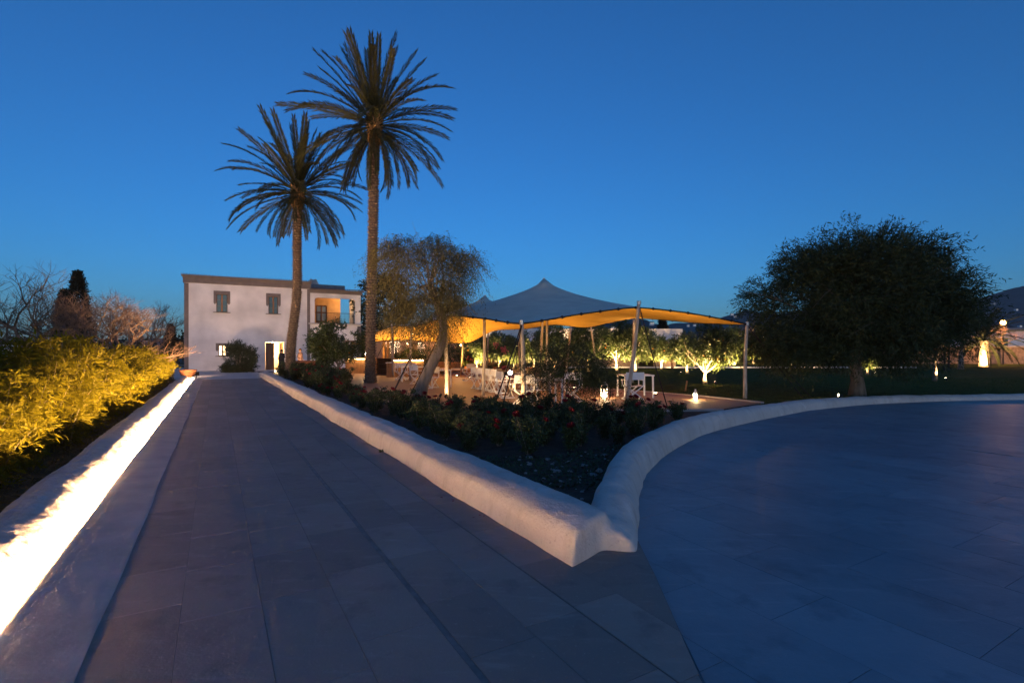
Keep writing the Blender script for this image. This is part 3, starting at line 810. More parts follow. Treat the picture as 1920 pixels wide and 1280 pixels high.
# ---------------- date palms
def palm_frond(L, bend, rg, n=90, lw=.042, ll=.52):
    b = MB(); pts = []; ang = 0.0; p = np.array([0., 0., 0.]); k = 18
    for i in range(k + 1):
        t = i / k; pts.append(p.copy()); a = -bend * t ** 1.6
        p = p + np.array([math.cos(a), 0, math.sin(a)]) * L / k
    pts = np.array(pts)
    b.tube(pts, [.035 * (1 - t / k) + .006 for t in range(k + 1)], 5)
    V = []
    tt = np.linspace(.14, .995, n)
    for t in tt:
        i = min(int(t * k), k - 1); f = t * k - i; q = pts[i] * (1 - f) + pts[i + 1] * f; tg = unit(pts[i + 1] - pts[i])
        up = np.array([-tg[2], 0, tg[0]])
        for sgn in (-1, 1):
            le = ll * (0.35 + .65 * math.sin(min(1, t * 1.25 + .1) * math.pi * .62)) * rg.uniform(.85, 1.1) * (1 if t < .9 else .75)
            fw = .95 + .55 * t; d = unit(tg * fw + np.array([0, sgn, 0]) * (.95 - .30 * t) + up * rg.uniform(.0, .6))
            wv = unit(np.cross(d, up + rg.normal(size=3) * .3)) * lw * .5
            e = q + d * le; e[2] -= le * .10
            m = q + d * le * .45
            V.append([q, m + wv, e, m - wv])
    me = quads_mesh('frond', np.array(V), M_palmleaf)
    bm = bmesh.new(); bm.from_mesh(me); tmp = b.mesh('t', M_palmleaf); bm.from_mesh(tmp); bm.to_mesh(me); bm.free(); bpy.data.meshes.remove(tmp)
    return me
rgp = np.random.default_rng(3)
FR = [palm_frond(4.7, bd, rgp) for bd in (.25, .45, .7, .95, 1.2)]
def make_palm(label, base, path, nfr, L, seed, lowest=-62, r0=.30, r1=.24):
    rg = np.random.default_rng(seed)
    t = thing('date_palm', label, 'palm tree', base, 0, 'tall date palms by the house')
    # trunk with overlapping diamond leaf scars
    b = MB(); pts = [Vector(p) for p in path]
    def at(u):
        f = u * (len(pts) - 1); i = min(int(f), len(pts) - 2); f -= i
        a, c, d, e = pts[max(i - 1, 0)], pts[i], pts[i + 1], pts[min(i + 2, len(pts) - 1)]
        return .5 * ((2 * c) + (d - a) * f + (2 * a - 5 * c + 4 * d - e) * f * f + (3 * c - a - 3 * d + e) * f ** 3)
    rows = 150; seg = 26
    for i in range(rows):
        u = i / (rows - 1); c = at(u); r = r0 + (r1 - r0) * min(1, u * 1.3) + (.10 * max(0, 1 - u * 14)) + .05 * max(0, (u - .94) / .06)
        for k in range(seg):
            a = 2 * math.pi * k / seg
            ph = (k * 4 / seg * 2 + i * .5) % 1.0; ph2 = (-k * 4 / seg * 2 + i * .5) % 1.0
            rr = r + .030 * (min(ph, ph2)) - .012 + rg.uniform(-.006, .006)
            b.v.append((c.x + rr * math.cos(a), c.y + rr * math.sin(a), c.z))
    for i in range(rows - 1):
        for k in range(seg):
            k2 = (k + 1) % seg; b.f.append((i * seg + k, i * seg + k2, (i + 1) * seg + k2, (i + 1) * seg + k))
    b.build('trunk', M_palmtrunk, t)
    top = at(1.0)
    # pale stubs of cut fronds spiralling up the trunk
    b = MB(); nrow = int(top.z / .135)
    for i in range(nrow):
        u = (i + .5) / nrow * .93; c = at(u); r = r0 + (r1 - r0) * min(1, u * 1.3) + .10 * max(0, 1 - u * 14)
        for k in range(9):
            a = 2 * math.pi * (k + (i % 2) * .5) / 9 + rg.uniform(-.05, .05)
            if rg.uniform() < .10: continue
            o = Vector((math.cos(a), math.sin(a), 0)); p = Vector((c.x, c.y, c.z + rg.uniform(-.012, .012))) + o * (r + .012)
            b.bar(p - Vector((0, 0, .035)) - o * .03, p + o * (.035 + rg.uniform(0, .02)) + Vector((0, 0, .030)), .125 + rg.uniform(-.02, .02), .022, up=o)
    stuff(b.build('frond_stub', mat('cut_frond_stub', (.15, .115, .092), .9, .4, 9), t))
    # old leaf bases
    b = MB()
    for i in range(110):
        a = i * 2.39996; z = -1.0 + 1.25 * (i / 110); c = at(1 - max(0, -z) / 12); r = r1 * (1.0 + .35 * (z + 1))
        o = Vector((math.cos(a), math.sin(a), 0)); p = Vector((c.x, c.y, top.z + z)) + o * r
        b.bar(p - Vector((0, 0, .12)), p + o * .13 + Vector((0, 0, .22)), .10, .035, up=o)
    stuff(b.build('leaf_base', M_palmold, t))
    for i in range(nfr):
        f = i / (nfr - 1); az = i * 2.39996 + rg.uniform(-.25, .25)
        pitch = 84 - (84 - lowest) * f ** .92 + rg.uniform(-7, 7)
        mi = 0 if pitch > 62 else (1 if pitch > 35 else (2 if pitch > 5 else 3))
        if pitch < -30: mi = 2
        mi = min(4, max(0, mi + int(rg.integers(-1, 2)) * (pitch < 60)))
        sc = L / 4.7 * rg.uniform(.82, 1.06) * (1 if pitch > -25 else .8)
        M = Matrix.Rotation(az, 4, 'Z') @ Matrix.Rotation(-R(pitch), 4, 'Y') @ Matrix.Rotation(rg.uniform(-.5, .5), 4, 'X')
        o = link('frond', FR[mi], t)
        o.matrix_local = Matrix.Translation(top + Vector((math.cos(az) * .12, math.sin(az) * .12, .25 - .5 * f))) @ M @ Matrix.Scale(sc, 4)
    return t
make_palm('tall date palm with slim straight trunk, higher of the two', (-7.05, 25.5, 0), [(0, 0, -.1), (.02, 0, 3.0), (.1, 0, 6.5), (.16, 0, 9.8), (.22, 0, 12.85)], 86, 4.15, 11, r0=.235, r1=.215)
make_palm('lower date palm with curved trunk in front of house', (-13.45, 31.0, 0), [(.03, 0, -.1), (.08, 0, 2.0), (.42, 0, 5.0), (.44, 0, 8.0), (.50, 0, 11.2)], 84, 4.35, 12, -48, r0=.28, r1=.235)

# ---------------- bamboo along the left wall
def bamboo_mesh(seed, h):
    rg = np.random.default_rng(seed); b = MB(); Q = []
    for k in range(12):
        a = rg.uniform(0, 6.28); lean = rg.uniform(.05, .34) * h; hh = h * rg.uniform(.7, 1.08); x0, y0 = rg.normal(size=2) * .14
        pts = [(x0 + math.cos(a) * lean * (u ** 2), y0 + math.sin(a) * lean * (u ** 2), hh * u * (1 - .12 * u * u)) for u in np.linspace(0, 1, 8)]
        b.tube(pts, [.011 * (1 - .75 * u) + .002 for u in np.linspace(0, 1, 8)], 5)
        P8 = np.array(pts); n = 34
        u = rg.uniform(.10, 1, n); i = np.minimum((u * 7).astype(int), 6); f = (u * 7 - i)[:, None]
        st_ = P8[i] * (1 - f) + P8[i + 1] * f
        dr_ = rand_dirs(n, rg); dr_[:, 2] = np.abs(dr_[:, 2]) * .5 + .05; dr_ = unit(dr_)
        q, pp = twig_leaves(st_, dr_, rg.uniform(.18, .42, n), 6, .165, .034, .45, rg, .95); Q.append(q)
    return quads_mesh('foliage', np.concatenate(Q), M_bamboo), b.mesh('culm', M_culm)
BAM = [bamboo_mesh(20 + i, h) for i, h in enumerate((1.55, 1.8, 1.45, 1.65, 1.75))]
bi = 0
for s in np.arange(3.6, 33.5, .92):
    for row in range(2 if s < 26 else 1):
        sc = rng.uniform(.82, 1.12) * (1.0 if row == 0 else 1.1) * (.74 if s < 10.6 else (1 if s < 24 else .85))
        p = D(s + rng.uniform(-.25, .25) + row * .4, -2.35 - row * .85 + rng.uniform(-.18, .15))
        t = thing('bamboo_clump', ('yellow lit bamboo clump in the front row, ' if row == 0 else 'taller bamboo clump in the back row, ') + ('low and at the picture edge' if s < 10.6 else ('before the nearer bare trees' if s < 15 else ('before the cypresses' if s < 20 else ('before the wide bare tree' if s < 26 else 'close to the clay pot')))), 'bamboo', p, rng.uniform(0, 6.28), 'bamboo clumps behind the lit wall')
        f, c = BAM[bi % 5]; bi += 1
        link('foliage', f, t, scale=sc); link('culm', c, t, scale=sc)

# ---------------- rose bushes
def rose_mesh(seed, h):
    rg = np.random.default_rng(seed); b = MB(); Q = []; tips = []
    for k in range(13):
        a = rg.uniform(0, 6.28); lean = rg.uniform(.1, .62) * h; hh = h * rg.uniform(.55, 1.1)
        pts = branch_path((rg.normal() * .03, rg.normal() * .03, 0), (math.cos(a) * lean, math.sin(a) * lean, hh), rg, 5, .09)
        b.tube(pts, [.009, .008, .007, .006, .005, .003], 4); tips.append(pts[-1])
        P6 = np.array(pts); n = 36; u = rg.uniform(.08, 1, n); i = np.minimum((u * 5).astype(int), 4); f = (u * 5 - i)[:, None]
        st_ = P6[i] * (1 - f) + P6[i + 1] * f; dr_ = rand_dirs(n, rg); dr_[:, 2] = np.abs(dr_[:, 2]) * .7; dr_ = unit(dr_)
        q, _ = twig_leaves(st_, dr_, rg.uniform(.08, .2, n), 5, .062, .042, .2, rg, 1.0); Q.append(q)
    return quads_mesh('foliage', np.concatenate(Q), M_roseleaf), b.mesh('stem', M_trunk), tips
ROS = [rose_mesh(40 + i, h) for i, h in enumerate((.75, .85, .68, .95, .8))]
b = MB()
rgb_ = np.random.default_rng(5)
for ring, (n, r, tl, z) in enumerate(((6, .045, .9, .0), (5, .034, .55, .008), (4, .02, .2, .014))):
    for k in range(n):
        a = 2 * math.pi * k / n + ring * .5; o = Vector((math.cos(a), math.sin(a), 0)); s_ = Vector((-o.y, o.x, 0)); w = r * .75
        c0 = Vector((0, 0, z)); m1 = o * r * .8 + Vector((0, 0, z + r * (1 - tl) + .012)); e1 = o * r * (.7 + .5 * tl) + Vector((0, 0, z + r * (1.25 - .6 * tl) + .012))
        b.add([c0, m1 + s_ * w, e1 + s_ * w * .5, e1 - s_ * w * .5, m1 - s_ * w], [(0, 1, 2, 3, 4)])
ROSEB = b.mesh('rose_bloom', M_rose)
wall_rose = [(-.75, 8.15), (.35, 7.75), (1.55, 8.35), (2.9, 10.2), (4.0, 11.6), (4.0, 12.9), (.5, 12.9), (-3.9, 15.2), (-6.4, 20.5), (-9.5, 27.5), (-12.6, 35), (-15.6, 34.2), (-14.8, 32.7), (-4.6, 14.8)]
spots = []
y = 7.6; rowi = 0
while y < 35.5:
    stp = .70 if y < 16 else .82
    x = -17 + (rowi % 2) * stp / 2
    while x < 6:
        p = (x + rng.uniform(-.2, .2), y + rng.uniform(-.2, .2))
        if inside(p, wall_rose) and math.hypot(p[0] + 7.05, p[1] - 25.5) > .6 and math.hypot(p[0] + 13.4, p[1] - 31) > .6: spots.append(p)
        x += stp
    y += stp * .9; rowi += 1
for i, (x, y) in enumerate(spots):
    near = y < 14.2; nbl = rng.choice((0, 0, 1, 1, 2)) if near else rng.choice((1, 2, 2, 3))
    zone = ('in the front row above the stony soil' if y < 9.2 else ('at the right end by the curved wall' if x > 2.6 else ('below the leaning grey trunk' if x < -1.0 else 'between stony soil and terrace edge'))) if near else ('beside the leaning grey trunk' if y < 18 else ('along the wall before the tall palm' if y < 25 else ('between the two palms' if y < 31 else 'at the far tip of the bed by the house')))
    lab = ('leafy rose bush without blooms ', 'rose bush with one red bloom ', 'rose bush with two red blooms ', 'rose bush with three red blooms ')[nbl] + zone
    t = thing('rose_bush', lab, 'rose bush', (x, y, .005), rng.uniform(0, 6.28), 'rose bushes in the flower bed')
    f, c, tips = ROS[i % 5]; sc = rng.uniform(.8, 1.12) * (.60 if y < 12.3 else (.53 if y < 20 else .82))
    link('foliage', f, t, scale=sc); link('stem', c, t, scale=sc)
    for k in rng.sample(range(len(tips)), nbl):
        tp = Vector(tips[k]) * sc
        link('rose_bloom', ROSEB, t, tp + Vector((0, 0, .03)), (rng.uniform(-.6, .6), rng.uniform(-.6, .6), rng.uniform(0, 6)), rng.uniform(.9, 1.4))

# ---------------- generic crown tree
def crown_tree(name, seed, trunk, clumps, leafm, barkm, twigs, per, tl, ll, lw, droop, r0=.12, cl_r=.5, limb_r=.045, outward=.7, spread=.9, limbs=None, sides=6, cz=None):
    """trunk: polyline; clumps: array of clump centres; twigs spread from each clump"""
    rg = np.random.default_rng(seed); b = MB(); k = len(trunk)
    b.tube(trunk, [r0 * (1 - .55 * i / (k - 1)) * (1.25 if i == 0 else 1) for i in range(k)], 10 if r0 > .1 else 8)
    top = np.array(trunk[-1]); cen = np.mean(clumps, 0) if cz is None else np.array(cz)
    nl_ = min(len(clumps), limbs or len(clumps))
    for c in clumps[:nl_]:
        j = rg.integers(max(1, k - 2), k); st_ = trunk[j] if j < k else trunk[-1]
        pth = branch_path(st_, c, rg, 6, .10)
        rr = limb_r * rg.uniform(.7, 1.2); b.tube(pth, [rr * (1 - .8 * i / 6) for i in range(7)], sides, cap=False)
        for _ in range(2):
            e = np.array(c) + rg.normal(size=3) * cl_r * .8; m = np.array(pth[4]); b.tube(branch_path(m, e, rg, 3, .12), [rr * .35, rr * .25, rr * .16, rr * .08], 4, cap=False)
    n = len(clumps) * twigs; cc = np.repeat(np.array(clumps), twigs, 0)
    off = rand_dirs(n, rg) * (rg.uniform(0, 1, (n, 1)) ** .4) * cl_r
    st_ = cc + off; d = unit(off * outward / cl_r + unit(st_ - cen) * outward + rg.normal(size=(n, 3)) * .5)
    q, _ = twig_leaves(st_, d, rg.uniform(tl * .6, tl * 1.2, n), per, ll, lw, droop, rg, spread)
    return quads_mesh('crown', q, leafm), b.mesh('trunk', barkm, True), st_
def ell_points(n, c, r, rg, shell=.5, zmin=None):
    out = []
    while len(out) < n:
        d = rand_dirs(1, rg)[0]; rad = rg.uniform(shell, 1) ** (1 / 2); p = np.array(c) + d * np.array(r) * rad
        if zmin is None or p[2] > zmin: out.append(p)
    return np.array(out)

# big dark acacia on the lawn
rg = np.random.default_rng(81)
cl = np.concatenate([ell_points(84, (0, 0, 3.25), (3.45, 3.3, 2.15), rg, .5, 1.65), ell_points(26, (0.3, 0, 4.3), (2.4, 2.4, 1.45), rg, .6, 2), ell_points(30, (-.1, 0, 1.9), (3.4, 3.1, .9), rg, .6, 1.55), ell_points(26, (-.1, -.6, 4.4), (1.8, 1.8, 1.1), rg, .3), ell_points(34, (0, 0, 3.0), (2.5, 2.3, 1.7), rg, 0, 1.2)])
f, t_, _ = crown_tree('acacia', 82, [(0, 0, -.05), (.02, 0, .5), (-.04, .02, 1.0), (0, .05, 1.6), (.1, 0, 2.2)], cl, M_acacia, M_trunk, 78, 10, .62, .15, .030, .30, .25, .62, .05, .8, .8, limbs=46)
tr = thing('acacia_tree', 'big dark round-crowned tree behind the plaza wall', 'tree', G(1607, 741), .3)
link('crown', f, tr); link('trunk', t_, tr)

# leaning pepper tree in front of the tent
rg = np.random.default_rng(91); B0 = G(784, 752)
cl = np.concatenate([ell_points(34, (.15, 0, 4.05), (1.15, 1.1, 1.15), rg, .35), ell_points(14, (.55, 0, 2.9), (.75, .8, .9), rg, .3), ell_points(8, (1.25, 0, 4.4), (.5, .5, .5), rg, .2), ell_points(10, (-.7, 0, 4.6), (.6, .7, .55), rg, .3), ell_points(7, (-.45, 0, 3.0), (.5, .6, .6), rg, .3)])
f, t_, _ = crown_tree('pepper', 92, [(0, 0, -.05), (.15, 0, .55), (.42, .02, 1.15), (.75, 0, 1.8), (.82, .02, 2.4), (.62, .05, 3.1), (.35, 0, 3.7)], cl, M_pepper, M_trunk, 46, 15, .75, .095, .017, .95, .21, .34, .035, .5, .55, limbs=26)
tr = thing('pepper_tree', 'leaning grey-trunked weeping tree standing before the tent', 'tree', B0)
link('crown', f, tr); link('trunk', t_, tr)
# small two-stemmed pepper shrub
rg = np.random.default_rng(95)
cl = np.concatenate([ell_points(30, (.15, 0, 1.25), (1.05, .8, .38), rg, .2), ell_points(9, (.9, 0, 1.15), (.5, .5, .3), rg, .1)])
f, t_, _ = crown_tree('shrub', 96, [(0, 0, -.03), (-.05, 0, .25), (-.13, .02, .5), (-.20, 0, .8), (-.22, 0, .95)], cl, mat('shrub_leaf', (.035, .055, .022), .6, .4, 3, translucent=.25), M_trunk, 34, 12, .40, .08, .014, .75, .035, .27, .014, .5, .6, limbs=12)
tr = thing('pepper_shrub', 'small dark weeping tree with two thin stems in the rose bed', 'tree', G(1045, 786))
link('crown', f, tr); link('trunk', t_, tr)
b = MB(); b.tube([(.05, 0, -.03), (.12, 0, .25), (.2, .02, .5), (.25, 0, .85), (.35, 0, 1.05)], [.033, .028, .024, .02, .014], 8); b.build('second_stem', M_trunk, tr, True)

# ---------------- orange trees: four kinds, copied
def orange_mesh(seed, h=2.7, r=1.15, bark=M_whitebark, stems=4, low=.95, fruit=26, leaf=M_orange, tw=62):
    rg = np.random.default_rng(seed)
    cl = np.concatenate([ell_points(20, (0, 0, (h + low) / 2), (r, r, (h - low) / 2), rg, .55), ell_points(10, (rg.uniform(-.3, .3), 0, h * .62), (r * .7, r * .7, (h - low) * .33), rg, .1)])
    f, t_, st_ = crown_tree('o', seed + 1, [(0, 0, -.04), (.04, 0, .28), (.02, .02, .55), (.0, .0, .8)], cl, leaf, bark, tw, 8, .28, .105, .056, .25, .11, .38, .04, .7, 1.0, limbs=9)
    b = MB()
    for p in st_[rg.choice(len(st_), fruit, False)]:
        if p[2] < h * .8: b.ball(p, .042, 6, 4)
    return f, t_, b.mesh('fruit', M_fruit, True)
ORG = [orange_mesh(100, 2.75, 1.2), orange_mesh(110, 2.3, 1.0), orange_mesh(120, 3.0, 1.3), orange_mesh(130, 2.5, 1.15)]
def orange_tree(label, p, kind, sc=1.0, rz=0.0, szz=None):
    t = thing('orange_tree', label, 'tree', p, rz, 'citrus trees on the lawn')
    s = (sc, sc, szz or sc)
    f, k, fr = ORG[kind]; link('crown', f, t, scale=s); link('trunk', k, t, scale=s); stuff(link('fruit', fr, t, scale=s))
    return t
TREES = [  # label, px, py of the foot, kind, scale, spot power
    ('orange tree with forked white trunk just right of the leaning tent pole', 1191, 699, 0, 1.15, 260),
    ('round orange tree left of the low fan-stemmed one, small lamp at its foot', 1289, 701, 3, 1.05, 230),
    ('low orange tree with fan of bright lit stems on the lawn', 1322, 720, 2, .95, 300),
    ('orange tree right of the fan-stemmed one, left of the tent end pole', 1366, 688, 0, 1.3, 420),
    ('far orange tree behind the end pole of the tent', 1412, 684, 1, 1.2, 300),
    ('orange tree in front of the long building, left of the leaning pole', 1157, 697, 2, 1.25, 420),
    ('orange tree glimpsed under the left side of the big dark tree', 1484, 692, 1, 1.25, 260),
    ('far orange tree left of the big dark trunk with white lit stem', 1551, 687, 3, 1.2, 260),
    ('small dim orange tree just right of the big dark trunk', 1626, 702, 1, .7, 60),
    ('orange tree behind the weeping shrub', 1105, 700, 0, 1.2, 120),
    ('dark orange tree beside the two leaning poles', 1040, 700, 2, 1.15, 60),
    ('yellow lit citrus behind the long table', 1000, 694, 3, 1.15, 330),
    ('yellow lit citrus behind the wooden armchairs', 893, 694, 1, 1.1, 380),
    ('yellow lit citrus left of the pink oleander', 937, 693, 0, 1.05, 330),
    ('yellow lit citrus between the long building and white kerb', 1240, 693, 3, 1.05, 420),
    ('small lit citrus under the tent behind the front pole', 962, 692, 1, .95, 260),
]
def garden_spot(label, p, aim, power, col=WARM, cone=95, lens=True):
    t = thing('garden_spotlight', label, 'spotlight', p, 0, 'garden spotlights')
    b = MB(); b.tube([(0, 0, -.02), (0, 0, .10)], .012, 6); b.build('spike', M_dark, t)
    d = (Vector(aim) - Vector(p) - Vector((0, 0, .13))).normalized()
    b = MB(); b.tube([Vector((0, 0, .13)) - d * .07, Vector((0, 0, .13)) + d * .05], [.035, .05], 10); ho = b.build('housing', M_dark, t, True)
    b = MB(); b.tube([Vector((0, 0, .13)) + d * .049, Vector((0, 0, .13)) + d * .056], .042, 10); b.build('lens', E_bulb, ho)
    lamp(ho, 'spot_beam', 'SPOT', Vector((0, 0, .13)) + d * .08, power, col, Vector((0, 0, .13)) + d * 3, cone, .7, .04)
    return t
for i, (lab, px, py, kd, sc, pw) in enumerate(TREES):
    p = G(px, py); orange_tree(lab, p, kd, sc, i * 1.7)
    toc = Vector((-p.x, -p.y, 0)).normalized(); side = Vector((-toc.y, toc.x, 0)) * rng.choice((-1, 1))
    sp = p + toc * .95 * sc + side * .45
    garden_spot('spike spotlight at foot of ' + ' '.join(lab.split()[:10]), sp, p + Vector((0, 0, 1.5 * sc)), pw * 6.0, cone=120)
# citrus by the first palm, oleander bush at the house, far palm
p = G(634, 712); t = orange_tree('orange tree heavy with fruit between palm and rose bed', p, 2, 1.05, .6); t['group'] = 'citrus trees on the terrace edge'
def bush(name, label, cat, p, seed, n, r, h, leafm, tw=40, per=9, ll=.15, lw=.036, tl=.38):
    rg = np.random.default_rng(seed)
    cl = ell_points(n, (0, 0, h * .42), (r, r * .8, h * .52), rg, .4, .08)
    f, t_, st_ = crown_tree('b', seed + 1, [(0, 0, -.03), (0, 0, .1), (0, 0, .2)], cl, leafm, M_trunk, tw, per, tl, ll, lw, .12, .05, .32, .02, .9, .6)
    t = thing(name, label, cat, p); link('foliage', f, t); link('stem', t_, t)
    return t, st_
bush('oleander_bush', 'dark rounded bush against the white house wall', 'bush', G(449, 697.5), 200, 30, 1.0, 2.1, M_darkleaf, 64)
t, st_ = bush('oleander_bush', 'oleander with pink flower clusters behind the terrace chairs', 'bush', P(938, 700, 35.2) * Vector((1, 1, 0)) if False else Vector((-.75, 35.0, 0)), 210, 22, .95, 2.5, M_orange, 24)
for c in ((-.35, -.9, 1.95), (.15, -.95, 1.75), (.28, -.9, 1.55)):
    b = MB(); rg = np.random.default_rng(int(abs(c[0]) * 100))
    for q in range(16): b.ball(Vector(c) + Vector(rg.normal(size=3) * .09), .05, 5, 3)
    b.build('blossom', M_pinkpetal, t)
bush('leafy_bush', 'green plant box glowing behind the bar counter', 'bush', Vector((-7.6, 37.5, 0)), 220, 16, .8, 1.7, M_hedge)
bush('leafy_bush', 'green leafy bush behind the tent pole right of bar', 'bush', Vector((-6.0, 37.8, 0)), 224, 14, .7, 1.6, M_hedge)
bush('leafy_bush', 'dark leafy bush at terrace back beside the bowl planter', 'bush', Vector((-4.3, 38.6, 0)), 228, 16, .9, 1.9, M_hedge)
# dark tall trees behind the annex
for i, (lab, px, Y, h, r) in enumerate((('tall dark tree behind the annex, beside the higher palm trunk', 722, 49, 9.2, 2.3), ('dark tree behind the tent peaks', 858, 52, 6.6, 1.7), ('dark low tree right of the house balcony', 694, 55, 4.6, 1.6))):
    rg = np.random.default_rng(230 + i)
    cl = ell_points(46, (0, 0, h * .6), (r, r, h * .38), rg, .4)
    f, t_, _ = crown_tree('d', 240 + i, [(0, 0, -.05), (.05, 0, h * .2), (0, 0, h * .4), (0, 0, h * .55)], cl, M_darkleaf, M_trunk, 46, 8, .6, .22, .12, .3, .2, .75, .05, .8, .9, limbs=16)
    t = thing('dark_tree', lab, 'tree', ((px - 960) / F * Y, Y, -.2)); link('crown', f, t); link('trunk', t_, t)
# small feather palm with floodlit trunk at the right, two bare trunks
def small_palm(label, p, h, L, n, seed, r=.3):
    rg = np.random.default_rng(seed); t = thing('garden_palm', label, 'palm tree', p)
    b = MB(); rows = 26; seg = 14
    for i in range(rows):
        u = i / (rows - 1); rr = r * (1.15 - .3 * u)
        for k in range(seg):
            a = 2 * math.pi * k / seg; q = rr + .04 * ((k + i) % 2); b.v.append((q * math.cos(a), q * math.sin(a), h * u - .03))
    for i in range(rows - 1):
        for k in range(seg): b.f.append((i * seg + k, i * seg + (k + 1) % seg, (i + 1) * seg + (k + 1) % seg, (i + 1) * seg + k))
    b.build('trunk', mat('pale_palm_trunk', (.38, .29, .19), .9, .4, 9, .8, 20, bdist=.03), t)
    for i in range(n):
        f = i / (n - 1); az = i * 2.39996; pitch = 80 - 115 * f; M = Matrix.Rotation(az, 4, 'Z') @ Matrix.Rotation(-R(pitch), 4, 'Y')
        o = link('frond', FR[3 if pitch < 40 else 2], t); o.matrix_local = Matrix.Translation((0, 0, h)) @ M @ Matrix.Scale(L / 4.7, 4)
    return t
pp = G(1845, 687); small_palm('squat palm with brightly floodlit trunk at far right', pp, 2.6, 3.6, 44, 250, .36)
garden_spot('spotlight washing the squat palm trunk', pp + Vector((-1.2, -1.6, 0)), pp + Vector((0, 0, 1.9)), 2600, cone=110)
for lab, px, py, h, lean, spot in (('crooked thin tree with lit stem right of the big dark tree', 1752, 714, 2.6, .35, 330), ('bare grey trunk standing left of the squat palm', 1801, 692, 3.6, .25, 0)):
    p = G(px, py); rg = np.random.default_rng(px); t = thing('young_tree', lab, 'tree', p)
    trk = [(0, 0, -.04), (.05, 0, h * .2), (.0, 0, h * .38), (lean * .5, 0, h * .55), (lean, 0, h * .72)]
    cl = ell_points(14, (lean, 0, h * .95), (.9, .9, .75), rg, .3)
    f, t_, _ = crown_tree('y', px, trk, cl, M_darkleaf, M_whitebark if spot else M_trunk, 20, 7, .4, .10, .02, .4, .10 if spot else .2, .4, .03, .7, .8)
    link('crown', f, t); link('trunk', t_, t)
    if spot: garden_spot('spotlight beside the crooked thin tree', p + Vector((.28, -.42, 0)), p + Vector((0, 0, .9)), spot, cone=80)
# cypresses and conifer on the left
def cypress(label, p, h, r, seed):
    rg = np.random.default_rng(seed); n = 2600
    u = rg.uniform(.02, 1, n) ** .9; a = rg.uniform(0, 6.28, n); rad = r * (np.minimum(1, (1 - u) * 1.9) ** .7) * (1 + .25 * np.sin(a * 3 + u * 14)) * rg.uniform(.55, 1.05, n)
    st_ = np.stack([rad * np.cos(a), rad * np.sin(a), u * h], 1); d = unit(np.stack([np.cos(a) * .5, np.sin(a) * .5, np.full(n, 1.1)], 1) + rg.normal(size=(n, 3)) * .25)
    q, _ = twig_leaves(st_, d, .35, 4, .16, .07, 0, rg, .5)
    t = thing('cypress', label, 'tree', p); link('crown', quads_mesh('crown', q, M_cypress), t)
    b = MB(); b.tube([(0, 0, -.1), (0, 0, h * .8)], [r * .18, .02], 8); b.build('trunk', M_trunk, t)
cypress('tallest dark cypress above the bare trees', P(146, 656, 34) * Vector((1, 1, 0)), 6.6, .72, 260)
cypress('shorter dark cypress beside the tallest one', P(121, 656, 35) * Vector((1, 1, 0)), 5.5, .55, 261)
cypress('small dark conifer left of the house corner', P(320, 656, 60) * Vector((1, 1, 0)), 4.4, .6, 262)
# bare winter trees
def bare_tree(label, p, h, w, seed, lean=0.0, levels=6):
    rg = np.random.default_rng(seed); b = MB(); b2 = MB()
    def grow(a, d, L, r, lv):
        e = a + d * L; m = a + d * L * .5 + rg.normal(size=3) * L * .06
        (b if lv < 2 else b2).tube([a, m, e], [r, r * .8, r * .6], 6 if lv < 2 else 3, cap=False)
        if lv >= levels: return
        for k in range(3 if lv else 5):
            nd = unit(d * (.9 if lv else .55) + rg.normal(size=3) * np.array([w, w, .45]) + np.array([0, 0, .28])); grow(e if k < 2 else m + (e - m) * rg.uniform(.2, .9), nd, L * rg.uniform(.6, .85), r * .58, lv + 1)
    grow(np.array([0., 0, -.05]), unit(np.array([lean, 0, 1.])), h * .26, h * .022, 0)
    t = thing('bare_tree', label, 'tree', p, 0, 'leafless trees behind the bamboo'); b.build('trunk', M_twig, t); b2.build('twig', M_twig, t)
    return t
bare_tree('leafless tree with upswept twigs at the left edge', P(45, 656, 17) * Vector((1, 1, 0)), 6.0, .7, 271, .1)
bare_tree('leafless tree leaning in at the far left corner', P(-15, 656, 13) * Vector((1, 1, 0)), 4.0, .8, 272, .35)
bare_tree('dense leafless tree in front of the cypresses', P(150, 656, 24) * Vector((1, 1, 0)), 6.0, .8, 273)
bare_tree('wide rounded leafless tree midway to the house', P(225, 656, 24) * Vector((1, 1, 0)), 6.4, .85, 274)
bare_tree('leafless tree right of the wide rounded one', P(228, 656, 31) * Vector((1, 1, 0)), 5.6, .6, 275)
bare_tree('thin leafless tree nearest the house corner', P(284, 656, 46) * Vector((1, 1, 0)), 7.6, .5, 276, -.05)
bare_tree('leafless tree between left edge and cypresses', P(90, 656, 19) * Vector((1, 1, 0)), 5.2, .75, 277, -.1)

